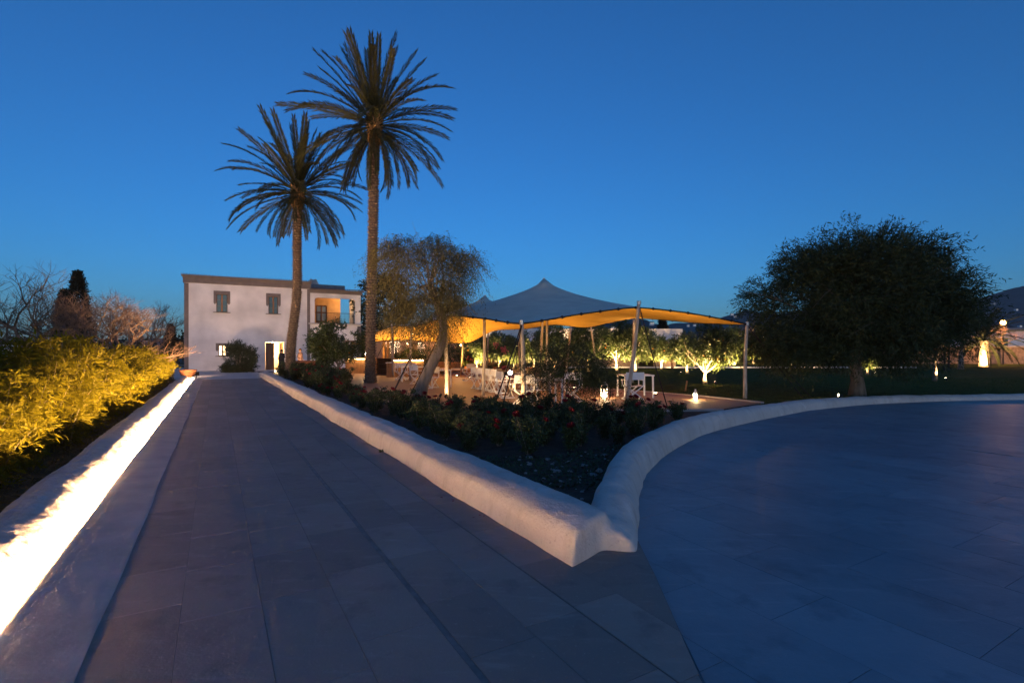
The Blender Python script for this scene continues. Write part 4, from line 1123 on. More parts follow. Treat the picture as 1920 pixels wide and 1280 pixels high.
# ================================================================== TERRACE FURNITURE
def make_chair():
    t = thing('director_chair', '', 'chair', (0, 0, .03), 0, 'white folding chairs on the terrace')
    W, Dp = .28, .22
    for sx in (-1, 1):
        b = MB(); b.box((sx * W, 0, .015), (.032, .48, .03)); b.build('foot_rail', M_white, t)
        b = MB(); b.box((sx * W, -.01, .645), (.05, .50, .025)); b.build('armrest', M_white, t)
        for y in (-Dp, Dp):
            b = MB(); z1 = .63 if y > 0 else .90; b.box((sx * W, y, (.46 + z1) / 2), (.03, .035, z1 - .46)); b.build('post', M_white, t)
        b = MB(); b.box((sx * W, 0, .455), (.036, .47, .03)); b.build('seat_rail', M_white, t)
    for y in (-Dp + .02, Dp - .02):
        for sg in (-1, 1):
            b = MB(); b.bar((-sg * (W - .01), y + sg * .016, .03), (sg * (W - .01), y + sg * .016, .445), .034, .024, up=(0, 1, 0)); b.build('leg', M_white, t)
    b = MB(); n = 8; vs = []
    for k in range(n + 1):
        x = -W + 2 * W * k / n; z = .468 - .035 * math.sin(math.pi * k / n); vs += [(x, -.21, z), (x, .21, z), (x, -.21, z - .006), (x, .21, z - .006)]
    b.add(vs, [f for k in range(n) for f in ((4 * k, 4 * k + 4, 4 * k + 5, 4 * k + 1), (4 * k + 2, 4 * k + 3, 4 * k + 7, 4 * k + 6), (4 * k, 4 * k + 2, 4 * k + 6, 4 * k + 4), (4 * k + 1, 4 * k + 5, 4 * k + 7, 4 * k + 3))]); b.build('seat', M_canvas, t)
    b = MB(); vs = []
    for k in range(n + 1):
        x = -W - .018 + 2 * (W + .018) * k / n; y = -Dp - .025 - .03 * math.sin(math.pi * k / n); vs += [(x, y, .66), (x, y, .90), (x, y - .006, .66), (x, y - .006, .90)]
    b.add(vs, [f for k in range(n) for f in ((4 * k, 4 * k + 4, 4 * k + 5, 4 * k + 1), (4 * k + 2, 4 * k + 3, 4 * k + 7, 4 * k + 6), (4 * k, 4 * k + 2, 4 * k + 6, 4 * k + 4), (4 * k + 1, 4 * k + 5, 4 * k + 7, 4 * k + 3))]); b.build('backrest', M_canvas, t)
    return t
ch0 = make_chair(); first = True
CH = [  # label, x, y, rotation
    ('white folding chair nearest the roses, back to us beside the front pole', .33, 15.0, R(8)),
    ('white folding chair at right end, pushed under the small white table', 3.95, 16.75, R(6)),
    ('nearest of the white chairs lined along the long table', -.50, 19.4, R(-68)),
    ('second nearest of the white chairs lined along the long table', -.80, 20.1, R(-66)),
    ('third of the white chairs lined along the long table', -1.10, 20.8, R(-66)),
    ('farthest of the white chairs lined along the long table', -1.40, 21.5, R(-66)),
    ('white folding chair between the nearest chair and the long table', -.22, 17.5, R(-70)),
    ('white folding chair alone before the wooden armchairs', -2.25, 27.0, R(35)),
    ('white folding chair with clear crossed legs right of the leaning trunk', -3.45, 21.8, R(70)),
    ('white folding chair left of the leaning trunk, nearer the bar', -6.05, 28.0, R(-150)),
    ('white folding chair left of the leaning trunk, right of its twin', -5.45, 27.6, R(-170)),
    ('white folding chair behind the leaning trunk', -4.5, 24.4, R(-40)),
    ('white folding chair across the long table, near end', 1.15, 20.9, R(112)),
    ('white folding chair across the long table, far end', .6, 22.2, R(112)),
    ('white folding chair hidden partly by the weeping shrub', 1.9, 16.2, R(160)),
]
for lab, x, y, rz in CH:
    t = ch0 if first else copy_tree(ch0); first = False
    t.location = (x, y, .03); t.rotation_euler = (0, 0, rz); t['label'] = lab
def table(label, p, w, d, h, rz, top=M_white, legm=M_white, lt=.05, name='table'):
    t = thing(name, label, 'table', (p[0], p[1], .03), rz)
    b = MB(); b.box((0, 0, h - .02), (w, d, .04)); b.build('table_top', top, t)
    for sx in (-1, 1):
        for sy in (-1, 1):
            b = MB(); b.bar((sx * (w / 2 - lt * .7), sy * (d / 2 - lt * .7), 0), (sx * (w / 2 - lt * .9), sy * (d / 2 - lt * .9), h - .04), lt); b.build('leg', legm, t)
    return t
table('small white square table at the right end with chair pushed in', (4.25, 17.7), 1.05, .9, .78, R(6))
table('white table leg-high beside the nearest chair', (1.05, 15.6), .85, .85, .76, R(10))
table('white square table right of the leaning trunk', (-3.2, 22.6), .9, .9, .76, R(20))
table('white table between the two chairs near the bar', (-5.1, 26.6), 1.3, .9, .76, R(15))
lt = table('long dark wooden table lined with white chairs', (.05, 20.9), 4.6, 1.1, .78, R(-66), M_tabletop, M_white, .07, 'long_table')
table('low slatted wooden table before the armchairs', (-2.6, 31.2), 1.1, .7, .42, R(5), M_tabletop, M_wood, .05)
def potted(name, label, p, r, h, flower, seed):
    t = thing(name, label, 'plant pot', p); b = MB(); b.lathe([(r * .6, 0), (r, h * .7), (r * 1.05, h), (r * .9, h), (r * .85, h * .8)], 12); b.build('pot', M_terra if flower != M_hedge else mat('plum_pot', (.12, .02, .03), .5, .2, 6), t, True)
    rg = np.random.default_rng(seed); n = 60; st_ = np.array([0, 0, h]) + rg.normal(size=(n, 3)) * np.array([r * .5, r * .5, .03]); d = rand_dirs(n, rg); d[:, 2] = np.abs(d[:, 2]) + .3
    q, _ = twig_leaves(st_, unit(d), r * 1.4, 4, r * .6, r * .28, .2, rg); link('foliage', quads_mesh('foliage', q, M_hedge), t)
    if flower != M_hedge:
        b = MB()
        for k in range(22): b.ball(Vector((0, 0, h + r * 1.1)) + Vector(rg.normal(size=3) * r * .6), r * .2, 6, 4)
        b.build('blossom', flower, t)
ztop = .81
potted('potted_plant', 'plum coloured pot with green plant on long table', (-.35, 21.5, ztop), .12, .20, M_hedge, 301)
potted('potted_plant', 'small red flower pot on the long table', (-.75, 22.4, ztop), .08, .12, M_rose, 302)
potted('flower_urn', 'urn of red flowers beside the wooden armchairs', (-2.75, 32.6, .03), .28, .6, M_rose, 303)
tr_ = thing('fruit_crate', 'shallow wooden crate of oranges on the near end of long table', 'crate', (.75, 19.5, ztop), R(-66))
b = MB()
for a in (-1, 1): b.box((0, a * .22, .07), (.9, .02, .14)); b.box((a * .44, 0, .07), (.02, .42, .14))
b.box((0, 0, .012), (.86, .42, .02)); b.build('crate_body', M_wood, tr_)
for k in range(30):
    if k == 0: om = MB(); om.ball((0, 0, 0), .045, 8, 6); OM = om.mesh('orange', M_fruit, True)
    link('orange', OM, tr_, (-.38 + (k % 10) * .084, -.12 + (k // 10) * .12, .10 + rng.uniform(0, .03)))
gl = thing('globe_lamp', 'white glowing globe lamp at the end of the long table', 'lamp', (-.06, 18.55, .03))
b = MB(); b.lathe([(.10, 0), (.10, .02), (.015, .04), (.015, .74)], 12); b.build('stand', M_metal, gl)
b = MB(); b.ball((0, 0, .80), .075, 12, 8); go = b.build('globe', E_cool, gl, True); lamp(go, 'globe_light', 'POINT', (0, 0, .92), 14, (1, .78, .5), radius=.08)
def armchair(label, p, rz):
    t = thing('wooden_armchair', label, 'armchair', (p[0], p[1], .03), rz, 'wooden armchairs on the terrace')
    for sx in (-1, 1):
        for y in (-.3, .3):
            b = MB(); b.box((sx * .36, y, .3 if y > 0 else .42), (.05, .05, .6 if y > 0 else .84)); b.build('leg', M_wood, t)
        b = MB(); b.box((sx * .36, 0, .615), (.07, .66, .03)); b.build('armrest', M_wood, t)
    for z in (.55, .66, .77): b = MB(); b.box((0, -.3, z), (.67, .03, .07)); b.build('back_slat', M_wood, t)
    b = MB(); b.box((0, 0, .30), (.67, .62, .05)); b.build('seat_frame', M_wood, t)
    b = MB(); b.box((0, .01, .38), (.64, .58, .11)); b.build('cushion', M_canvas, t)
armchair('wooden armchair with pale cushion, left of the pair', (-4.55, 33.6), R(180)); armchair('wooden armchair with pale cushion, right of the pair', (-3.6, 33.2), R(176))
bp_ = thing('bowl_planter', 'big round wooden bowl planter behind the leaning trunk', 'planter', (-5.15, 35.6, .03))
b = MB(); b.lathe([(.35, 0), (.62, .2), (.78, .55), (.80, .8), (.72, .8), (.68, .55)], 20); b.build('bowl', M_wood, bp_, True)
b = MB(); b.lathe([(.0001, .62), (.70, .62)], 20); b.build('soil', M_soil, bp_)
# bar
bar = thing('bar_counter', 'timber slatted bar counter with glowing light under its top', 'bar', (-6.2, 31.0, .03), R(4))
b = MB(); b.box((0, 0, .52), (1.75, .6, 1.0)); b.build('carcass', M_brown, bar)
b = MB(); x = -.87
while x < .87:
    w = rng.uniform(.05, .075); b.box((x + w / 2, -.318, .50), (w - .008, .03, .96)); x += w
stuff(b.build('slat', M_wood, bar))
b = MB(); b.box((0, -.05, 1.05), (1.95, .85, .05)); b.build('bar_top', M_brown, bar)
b = MB(); b.box((0, -.40, 1.005), (1.72, .03, .025)); lo = b.build('light_strip', glow('bar_led', (1, .66, .30), 45), bar)
bar2 = thing('serving_counter', 'lower timber counter left of the glowing bar', 'bar', (-7.25, 30.6, .03), R(4))
b = MB(); b.box((0, .2, .42), (.42, .9, .84)); b.build('carcass', M_wood, bar2); b = MB(); b.box((0, .2, .86), (.5, 1.0, .04)); b.build('counter_top', M_white, bar2)
cab = thing('bottle_cabinet', 'dark open cabinet with shelves beside the tall palm', 'cabinet', (-8.2, 33.0, .03), 0)
for x in (-.55, .55): b = MB(); b.box((x, 0, .55), (.16, .5, 1.1)); b.build('side_panel', M_wood, cab)
b = MB(); b.box((0, .2, .55), (.94, .05, 1.1)); b.build('rear_panel', M_brown, cab)
for z in (.05, .38, .7, 1.08): b = MB(); b.box((0, 0, z), (.938, .44, .04)); b.build('shelf', M_brown, cab)
k3 = thing('service_hut', 'timber service hut with lit counter behind the fruiting orange tree', 'hut', (-10.3, 36.5, .03))
for x in (-1.3, 1.3):
    for y in (-.6, .6): b = MB(); b.box((x, y, 1.1), (.14, .14, 2.2)); b.build('post', M_wood, k3)
b = MB(); b.box((0, -.6, .5), (2.45, .1, 1.0)); b.build('front_panel', M_wood, k3); b = MB(); b.box((0, -.68, 1.04), (2.6, .4, .06)); b.build('counter_top', M_wood, k3)
b = MB(); b.box((0, 0, 2.24), (2.9, 1.6, .08)); b.build('roof', M_brown, k3); b = MB(); b.box((0, -.80, .99), (2.4, .03, .025)); b.build('light_strip', glow('hut_led', (1, .66, .30), 22), k3)
pl = thing('post_lamp', 'bright globe lamp on a short post left of the tall palm', 'lamp', (-9.45, 33.2, .03))
b = MB(); b.tube([(0, 0, 0), (0, 0, 1.28)], .09, 8); b.build('post', M_wood, pl); b = MB(); b.ball((0, 0, 1.38), .10, 12, 8); po = b.build('globe', E_cool, pl, True); lamp(po, 'post_light', 'POINT', (0, -.15, 1.5), 40, (1, .75, .42), radius=.1)
# light curtains
def curtain(label, p, w, h, n, seed, rz=0):
    t = thing('light_curtain', label, 'fairy lights', p, rz); rg = random.Random(seed)
    b = MB(); b.bar((0, 0, 0), (w, 0, 0), .02); b.build('cable', M_black, t)
    b = MB(); c = MB()
    for i in range(n):
        x = w * (i + .5) / n; L = h * rg.uniform(.4, 1); b.tube([(x, 0, 0), (x, 0, -L)], .004, 3); z = -.05
        while z > -L: c.ball((x + rg.uniform(-.03, .03), rg.uniform(-.04, .04), z), .021, 5, 3); z -= rg.uniform(.09, .2)
    b.build('strand', M_black, t); stuff(c.build('bulb', E_string, t))
curtain('fairy light curtain hanging left of the bar doors', (-11.0, 44.5, 2.4), 1.3, 1.2, 12, 1)
curtain('fairy light curtain behind the leaning trunk', (-8.3, 45.0, 2.3), .6, 1.1, 6, 2)
curtain('fairy light curtain right of the lit doorway', (2.3, 45.0, 2.25), .95, .7, 9, 3)
def rail_light(label, p, w, strength):
    t = thing('eave_light', label, 'light strip', p); b = MB(); b.box((w / 2, 0, .03), (w, .06, .03)); b.build('rail', M_metal, t); b = MB(); b.box((w / 2, -.01, 0), (w, .04, .025)); b.build('tube', glow('eave_glow%g' % strength, (1, .70, .45), strength), t)
rail_light('bright strip light under the eave above the fairy lights', (-11.6, 44.3, 2.55), 2.6, 14)
rail_light('thin strip light under the long building soffit', (7.6, 45.7, 2.33), 2.5, 5)
# uplights under the tent: small floor fittings by the poles
def uplight(label, p, power, aim=(0, 0, 3), cone=140, col=(1.0, .53, .12)):
    t = thing('floor_uplight', label, 'floor light', (p[0], p[1], .03), 0, 'floor lights under the tent')
    b = MB(); b.lathe([(.09, 0), (.09, .05), (.075, .06), (.0001, .055)], 12); ho = b.build('housing', M_dark, t, True)
    b = MB(); b.lathe([(.0001, .064), (.06, .064), (.06, .058)], 12); b.build('lens', E_bulb, ho)
    lamp(ho, 'uplight_beam', 'SPOT', (0, 0, .09), power, col, Vector((0, 0, .09)) + Vector(aim), cone, .8, .05)
uplight('floor light between bar and tent back edge', (-6.8, 35.6), 444, (-.3, 0, 3)); uplight('floor light behind the white table near bar', (-3.4, 31.6), 421, (.2, .2, 3))
uplight('floor light left of the serving counter', (-9.0, 34.2), 196, (-.3, 0, 3)); uplight('floor light beside the armchairs', (-2.4, 29.5), 243); uplight('floor light at the middle tent pole', (1.4, 27.4), 243)
uplight('floor light by the weeping shrub', (2.6, 21.5), 196, (.4, 0, 3)); uplight('floor light at terrace right end', (5.2, 18.6), 140, (.4, 0, 3)); uplight('floor light by the white square table', (-2.6, 20.4), 140, (-.2, 0, 3)); uplight('floor light beneath the nearest chairs', (.3, 17.3), 93, (.2, .3, 3))
# downlights clamped near the tops of tent poles
def pole_light(label, p, aim, power):
    t = thing('pole_spotlight', label, 'spotlight', p, 0, 'spotlights clamped to tent poles'); d = (Vector(aim) - Vector(p)).normalized()
    b = MB(); b.tube([(0, 0, 0), Vector((0, 0, -.06)) - d * .02], .014, 6); b.build('bracket', M_dark, t)
    b = MB(); b.tube([Vector((0, 0, -.07)) - d * .06, Vector((0, 0, -.07)) + d * .05], [.03, .045], 10); ho = b.build('housing', M_dark, t, True)
    b = MB(); b.tube([Vector((0, 0, -.07)) + d * .049, Vector((0, 0, -.07)) + d * .055], .038, 10); b.build('lens', E_bulb, ho)
    lamp(ho, 'pole_beam', 'SPOT', Vector((0, 0, -.07)) + d * .08, power, (1, .60, .24), Vector((0, 0, -.07)) + d * 3, 105, .8, .05)
pole_light('spotlight clamped to the pole before the armchairs', (-3.2, 32.2, 2.05), (-3.6, 28, 0), 83)
pole_light('spotlight clamped to the pole behind the bar', (-7.6, 37.2, 2.2), (-5.5, 33, 0), 83)
pole_light('spotlight clamped to the centre pole of the highest peak', (1.35, 21.3, 3.2), (.2, 18.5, 0), 59)
pole_light('spotlight clamped to the centre pole of the middle peak', (-1.5, 27.4, 3.0), (-2.5, 23.5, 0), 83)
pole_light('spotlight clamped to the pole near the white square tables', (-5.3, 27.2, 2.6), (-5.0, 25.0, 0), 51)
# lanterns on the path
def lantern(label, p, h, power):
    t = thing('lantern', label, 'lantern', p); w = h * .45
    for sx in (-1, 1):
        for sy in (-1, 1): b = MB(); b.box((sx * w / 2, sy * w / 2, h / 2), (.02, .02, h)); b.build('corner_post', M_white, t)
    b = MB(); b.box((0, 0, .015), (w + .04, w + .04, .03)); b.build('base', M_white, t); b = MB(); b.lathe([(w * .75, h), (w * .3, h + .10), (.03, h + .14)], 4); b.build('cap', M_white, t)
    b = MB(); b.lathe([(.05, .03), (.05, h * .55), (.02, h * .62), (.0001, h * .72)], 10); co = b.build('candle', E_bulb, t, True); lamp(co, 'candle_light', 'POINT', (0, 0, h * .6), power, (1, .66, .30), radius=.05)
lantern('glowing white lantern on terrace behind the weeping shrub', (3.12, 17.3, .03), .42, 26)
lantern('bright square lantern where the pale path meets the lawn', (6.0, 16.75, .03), .20, 45)
def added_floodlight(label, p, aim, power, cone=70):  # added fixtures: the source that lights the house front is unseen
    t = thing('added_floodlight', label, 'added_floodlight', p, 0, 'floodlights added to wash the house front'); d = (Vector(aim) - Vector(p)).normalized()
    b = MB(); b.tube([(0, 0, -.02), (0, 0, .16)], .02, 8); b.build('stake', M_dark, t)
    x = d.cross(Vector((0, 0, 1))).normalized(); z = x.cross(d); M = Matrix((x, d, z)).transposed()
    b = MB(); b.box(Vector((0, 0, .24)), (.30, .10, .20), M=M); ho = b.build('housing', M_dark, t)
    b = MB(); b.box(Vector((0, 0, .24)) + d * .053, (.26, .008, .16), M=M); b.build('lens', E_bulb, ho)
    lamp(ho, 'added_flood_beam', 'SPOT', Vector((0, 0, .24)) + d * .10, power, (1, .60, .36), Vector((0, 0, .24)) + d * 3, cone, .8, .3)
added_floodlight('added low flood lamp by the clay pot aimed at the house front', D(36.0, -1.0), (-22.5, 41.8, 3.6), 760, 78)
added_floodlight('added low flood lamp in rose bed tip aimed at the house front', D(36.2, 4.6), (-20.2, 42.8, 3.8), 1050, 90)
for i, (lab, px, py, aim, pw) in enumerate((('ground spotlight among the roses left of leaning trunk', 738, 735, (-1, 2, 1.5), 25), ('ground spotlight pair member right of leaning trunk', 826, 748, (.5, 2, 1.5), 60), ('ground spotlight by the foot of the pole right of leaning trunk', 836, 749, (.8, 2, 1.5), 60),
        ('ground spotlight in the roses below the nearest chair', 945, 772, (.6, 1.6, 1.4), 90), ('ground spotlight at the far tip of the rose bed near door', 516, 699, (1.5, -2.0, .6), 130), ('ground spotlight lighting roses below the lower palm', 585, 703, (-1.0, -1.0, .5), 90), ('ground light under the big dark tree by plaza wall', 1575, 748, (-1, .2, .25), 14))):
    p = G(px, py); garden_spot(lab, p, p + Vector(aim), pw, cone=110)
wm = thing('marker_stake', 'short wooden stake leaning on the dark lawn', 'stake', G(1285, 733)); b = MB(); b.bar((0, 0, -.03), (.07, 0, .42), .05); b.build('post', M_wood, wm)

# ================================================================== PEOPLE
def person(label, p, rz, h, skinm, coatm, hairm, coat_len=.55, arm=.12):
    t = thing('person', label, 'person', p, rz); k = h / 1.75
    J = {'pel': (0, 0, .95), 'chest': (0, 0, 1.32), 'neck': (0, 0, 1.50), 'head': (0, .01, 1.62), 'crown': (0, .0, 1.70)}
    pts = []; edges = []; rad = []
    def addv(c, r): pts.append(Vector(c) * k); rad.append(r * k); return len(pts) - 1
    pel = addv((0, 0, .95), .15); wa = addv((0, 0, 1.12), .125); chs = addv((0, 0, 1.34), .145); nk = addv((0, 0, 1.50), .055); hd = addv((0, .015, 1.60), .085); cr = addv((0, .01, 1.69), .075)
    edges += [(pel, wa), (wa, chs), (chs, nk), (nk, hd), (hd, cr)]
    for s in (-1, 1):
        sh = addv((s * .19, 0, 1.42), .06); el = addv((s * .25, -.03, 1.14), .045); wr = addv((s * (.24 - arm * .4), .12, .95), .033); fi = addv((s * (.22 - arm * .4), .16, .86), .028); edges += [(chs, sh), (sh, el), (el, wr), (wr, fi)]
        hp = addv((s * .10, 0, .88), .095); kn = addv((s * .11, .02 + s * .05, .48), .062); an = addv((s * .11, s * .06, .08), .042); to = addv((s * .12, .15 + s * .06, .035), .038); edges += [(pel, hp), (hp, kn), (kn, an), (an, to)]
    me = bpy.data.meshes.new('body'); me.from_pydata(pts, edges, []); o = bpy.data.objects.new('body', me); C.objects.link(o)
    o.modifiers.new('s', 'SKIN'); 
    for i, v in enumerate(me.skin_vertices[0].data): v.radius = (rad[i], rad[i]); v.use_root = (i == pel)
    su = o.modifiers.new('u', 'SUBSURF'); su.levels = su.render_levels = 2
    dg = bpy.context.evaluated_depsgraph_get(); m2 = bpy.data.meshes.new_from_object(o.evaluated_get(dg)); o.modifiers.clear(); o.data = m2; m2.materials.clear(); m2.materials.append(skinm); m2.shade_smooth(); o.parent = t
    b = MB(); n = 18; prof = [(.24, .95 - coat_len), (.215, .78), (.19, .98), (.165, 1.14), (.20, 1.34), (.185, 1.43), (.085, 1.50)]
    for r, z in prof:
        for q in range(n): a = 2 * math.pi * q / n; b.v.append((r * 1.12 * k * math.cos(a), r * .78 * k * math.sin(a), z * k))
    for i in range(len(prof) - 1):
        for q in range(n): b.f.append((i * n + q, i * n + (q + 1) % n, (i + 1) * n + (q + 1) % n, (i + 1) * n + q))
    b.build('coat', coatm, t, True)
    for s in (-1, 1): b = MB(); b.tube([Vector((s * .17, 0, 1.43)) * k, Vector((s * .25, -.03, 1.14)) * k, Vector((s * (.24 - arm * .4), .11, .97)) * k], [.075 * k, .064 * k, .05 * k], 10); b.build('sleeve', coatm, t, True)
    b = MB(); b.ball(Vector((0, -.012, 1.665)) * k, .105 * k, 12, 8, 1.05); b.build('hair', hairm, t, True)
    return t
d0 = P(528, 656, 40.5); person('person in dark clothes beside the open lit door', (d0.x, d0.y, 0), R(60), 1.68, M_skin, M_darkcloth, M_haird)
d0 = P(563, 656, 37.0); person('person in long tan coat standing right of the lower palm', (d0.x, d0.y, 0), R(-100), 1.74, M_skin, M_coat, M_hair, .75, .3)
tp = thing('terracotta_pot', 'terracotta bowl pot at far end of the left wall', 'pot', D(35.4, -1.4)); b = MB(); b.lathe([(.22, 0), (.36, .2), (.46, .46), (.48, .50), (.42, .50), (.38, .4)], 18); b.build('bowl', M_terra, tp, True); b = MB(); b.lathe([(.0001, .42), (.40, .42)], 18); b.build('soil', M_soil, tp)
bw = thing('terracotta_pot', 'wide clay dish at the foot of the lower palm', 'pot', (-13.3, 33.4, 0)); b = MB(); b.lathe([(.3, 0), (.5, .5), (.95, .85), (1.0, .95), (.9, .92)], 18); b.build('bowl', M_terra, bw, True)

# ================================================================== LEFT FENCE, RIGHT WALL, FAR THINGS
fe = thing('wire_fence', 'post and wire fence behind the bamboo', 'fence', D(0, -4.2))
for s in (7.0, 10.0, 13.0, 15.95, 16.5, 19.5, 22.5, 25.5, 28.5):
    b = MB(); p = D(s, -4.15) - fe.location; b.box((p.x, p.y, .88), (.10, .10, 1.78), DROT); b.build('post', mat('fence_post', (.50, .44, .36), .85, .3, 5), fe)
for z in (.6, 1.1, 1.6):
    b = MB(); a = D(7.0, -4.15, z) - fe.location; c = D(28.5, -4.15, z) - fe.location; b.tube([a, c], .006, 4); b.build('wire', M_metal, fe)
wk = thing('kerb_strip', 'thin white lit kerb at the far edge of the lawn', 'kerb', (8, 47, 0)); b = MB(); b.box((13, 0, .06), (32, .3, .14)); b.build('kerb_stone', M_white, wk)
for i, x in enumerate((9.5, 14.5, 20.5, 27, 33)): garden_spot('small ground light before the far white kerb', Vector((x, 45.9, 0)), Vector((x + .6, 47.2, .3)), 45, cone=130)
hd = thing('low_hedge', 'low dark hedge behind the far white kerb', 'hedge', (21, 48.6, 0))
rg = np.random.default_rng(401); n = 3600; st_ = np.stack([rg.uniform(-13, 15, n), rg.uniform(-.5, .5, n), rg.uniform(0, .75, n)], 1); q, _ = twig_leaves(st_, rand_dirs(n, rg), .22, 4, .09, .05, 0, rg); link('foliage', quads_mesh('foliage', q, M_hedge), hd)
sw = thing('stone_wall', 'reddish rubble stone wall at the far right', 'wall', (50, 62, 0), R(-8))
b = MB(); b.box((15, 0, .9), (46, .5, 2.2)); b.build('wall_core', M_stonewall, sw); b = MB(); b.box((15, 0, 2.06), (46.2, .62, .12)); b.build('coping', M_plaster, sw)
vh = thing('villa', 'low white villa above the stone wall at the right edge', 'house', (66, 70, 0)); b = MB(); b.box((6, 3, 2.2), (16, 6, 4.4)); b.build('wall', M_housewall, vh); b = MB(); b.box((6, 3, 4.5), (17, 7, .25)); b.build('roof', M_roof, vh)
for x in (1, 5, 9): b = MB(); b.box((x, -.03, 2.7), (1.5, .06, 1.2)); b.build('window', M_glass, vh)
sl = thing('street_lamp', 'orange street lamp glowing behind the squat palm', 'street lamp', ((1881 - 960) / F * 58, 58, 0))
b = MB(); b.tube([(0, 0, 0), (0, 0, 4.6)], [.07, .05], 8); b.build('post', M_dark, sl); b = MB(); b.ball((0, 0, 4.75), .26, 12, 8); so = b.build('globe', glow('sodium_lamp', (1, .45, .12), 16), sl, True); lamp(so, 'street_light', 'POINT', (-.3, -.6, 4.8), 1500, (1, .42, .12), radius=.25)
sl = thing('street_lamp', 'small orange lamp behind the end pole of the tent', 'street lamp', ((1432 - 960) / F * 62, 62, 0))
b = MB(); b.tube([(0, 0, 0), (0, 0, 3.0)], [.06, .05], 8); b.build('post', M_dark, sl); b = MB(); b.ball((0, 0, 3.1), .2, 12, 8); so = b.build('globe', glow('sodium_lamp2', (1, .62, .25), 14), sl, True); lamp(so, 'street_light', 'POINT', (-.3, -.6, 3.1), 1800, (1, .5, .16), radius=.25)
t = bare_tree('bare tree glowing orange round the street lamp', ((1874 - 960) / F * 57, 57, 0), 7.0, 1.0, 281); t['group'] = 'bare trees lit by street lamps'
t = bare_tree('bare tree glowing orange behind the end pole', ((1412 - 960) / F * 60, 60, 0), 6.6, 1.0, 282); t['group'] = 'bare trees lit by street lamps'
up = thing('utility_post', 'dark utility post rising behind the big dark tree', 'post', ((1775 - 960) / F * 40, 40, 0)); b = MB()
for x in (-.17, .17): b.box((x, 0, 4.8), (.08, .12, 9.8))
for k in range(24): b.box((0, 0, .4 + k * .4), (.26, .05, .06))
b.build('shaft', M_dark, up)
cypress('narrow dark cypress above the long building roof', (15.3, 52, 0), 4.9, .55, 263)
# hills
def hill(name, pts, Y, depth, seed):
    """pts: (px, py) of the skyline seen at distance Y"""
    from mathutils import noise
    xs = np.linspace(pts[0][0], pts[-1][0], 220); hs = np.interp(xs, [p[0] for p in pts], [p[1] for p in pts]); b = MB(); rows = 14
    for j in range(rows):
        v = j / (rows - 1)
        for x, h in zip(xs, hs):
            yy = Y - depth * (1 - v); X = (x - 960) / F * Y; top = EYE + (HZ - h) * Y / F
            z = (top + 12) * (v ** 1.1) - 12 + noise.noise(Vector((X * .006, yy * .006, seed))) * 14 * math.sin(v * math.pi) + noise.noise(Vector((X * .06, yy * .06, seed))) * 3.2
            b.v.append((X, yy, z))
    n = len(xs)
    for j in range(rows - 1):
        for i in range(n - 1): b.f.append((j * n + i, j * n + i + 1, (j + 1) * n + i + 1, (j + 1) * n + i))
    return struct(b.build(name, M_hill, None, True)), xs, hs
hill('hill', [(900, 640), (1000, 625), (1090, 610), (1150, 604), (1200, 596), (1225, 606), (1260, 612), (1300, 620), (1350, 640)], 1300, 500, 2)
hill('hill', [(1180, 640), (1260, 606), (1320, 604), (1350, 596), (1400, 581), (1450, 590), (1520, 580), (1640, 596), (1700, 590), (1800, 572), (1840, 558), (1900, 540), (1960, 528), (2100, 520), (2400, 560)], 2200, 800, 5)
hill('hill', [(-700, 648), (-200, 640), (100, 638), (330, 634), (500, 640), (800, 640), (1000, 645)], 1800, 500, 9)
rgh = random.Random(55)
HW = [(1118, 614), (1150, 612), (1165, 608), (1205, 610), (1222, 604), (1236, 615), (1243, 612), (1290, 609), (1302, 608), (1372, 588), (1378, 592), (1850, 569), (1862, 568), (1905, 579), (1912, 610), (1240, 620), (1130, 618)]
for i, (px, py) in enumerate(HW):
    Y = 1050 if px < 1260 else 1650
    p = P(px, py, Y); w = rgh.uniform(5, 9); h = 3
    t = thing('hill_house', 'small pale house with lit windows on the far dark hillside', 'house', (p.x, p.y, p.z - h * 1.2), 0, 'houses on the far hillside')
    b = MB(); b.box((0, 0, 0), (w, 8, h * 2)); b.build('wall', M_housewall, t); b = MB(); b.add([(-w / 2 - .5, -4.5, h), (w / 2 + .5, -4.5, h), (w / 2 + .5, 4.5, h), (-w / 2 - .5, 4.5, h), (-w / 2, 0, h + 2), (w / 2, 0, h + 2)], [(0, 1, 5, 4), (1, 2, 5), (2, 3, 4, 5), (3, 0, 4)]); b.build('roof', M_tile, t)
    for k in range(2): b = MB(); b.box((-w / 4 + k * w / 2, -4.1, h * .45), (w * .18, .3, 1.1)); b.build('window', E_far, t)
# far tree line
def treeline(name, x0, x1, Y, h, n, seed):
    rg = np.random.default_rng(seed); c = np.stack([rg.uniform(x0, x1, n), rg.uniform(Y, Y + 12, n), np.zeros(n)], 1); k = 150
    hh = rg.uniform(.5, 1, n) * h
    o = rand_dirs(n * k, rg) * rg.uniform(.3, 1, (n * k, 1)) * np.repeat(np.stack([hh * .5, hh * .5, hh * .5], 1), k, 0); st_ = np.repeat(c, k, 0) + o; st_[:, 2] += np.repeat(hh * .45, k)
    q = leaf_quads(st_, rand_dirs(n * k, rg), .55, .4, rg); return stuff(link(name, quads_mesh(name, q, M_darkleaf)))
treeline('treeline', -95, -38, 75, 5.2, 46, 411); treeline('treeline', 8, 90, 78, 5.0, 52, 412)
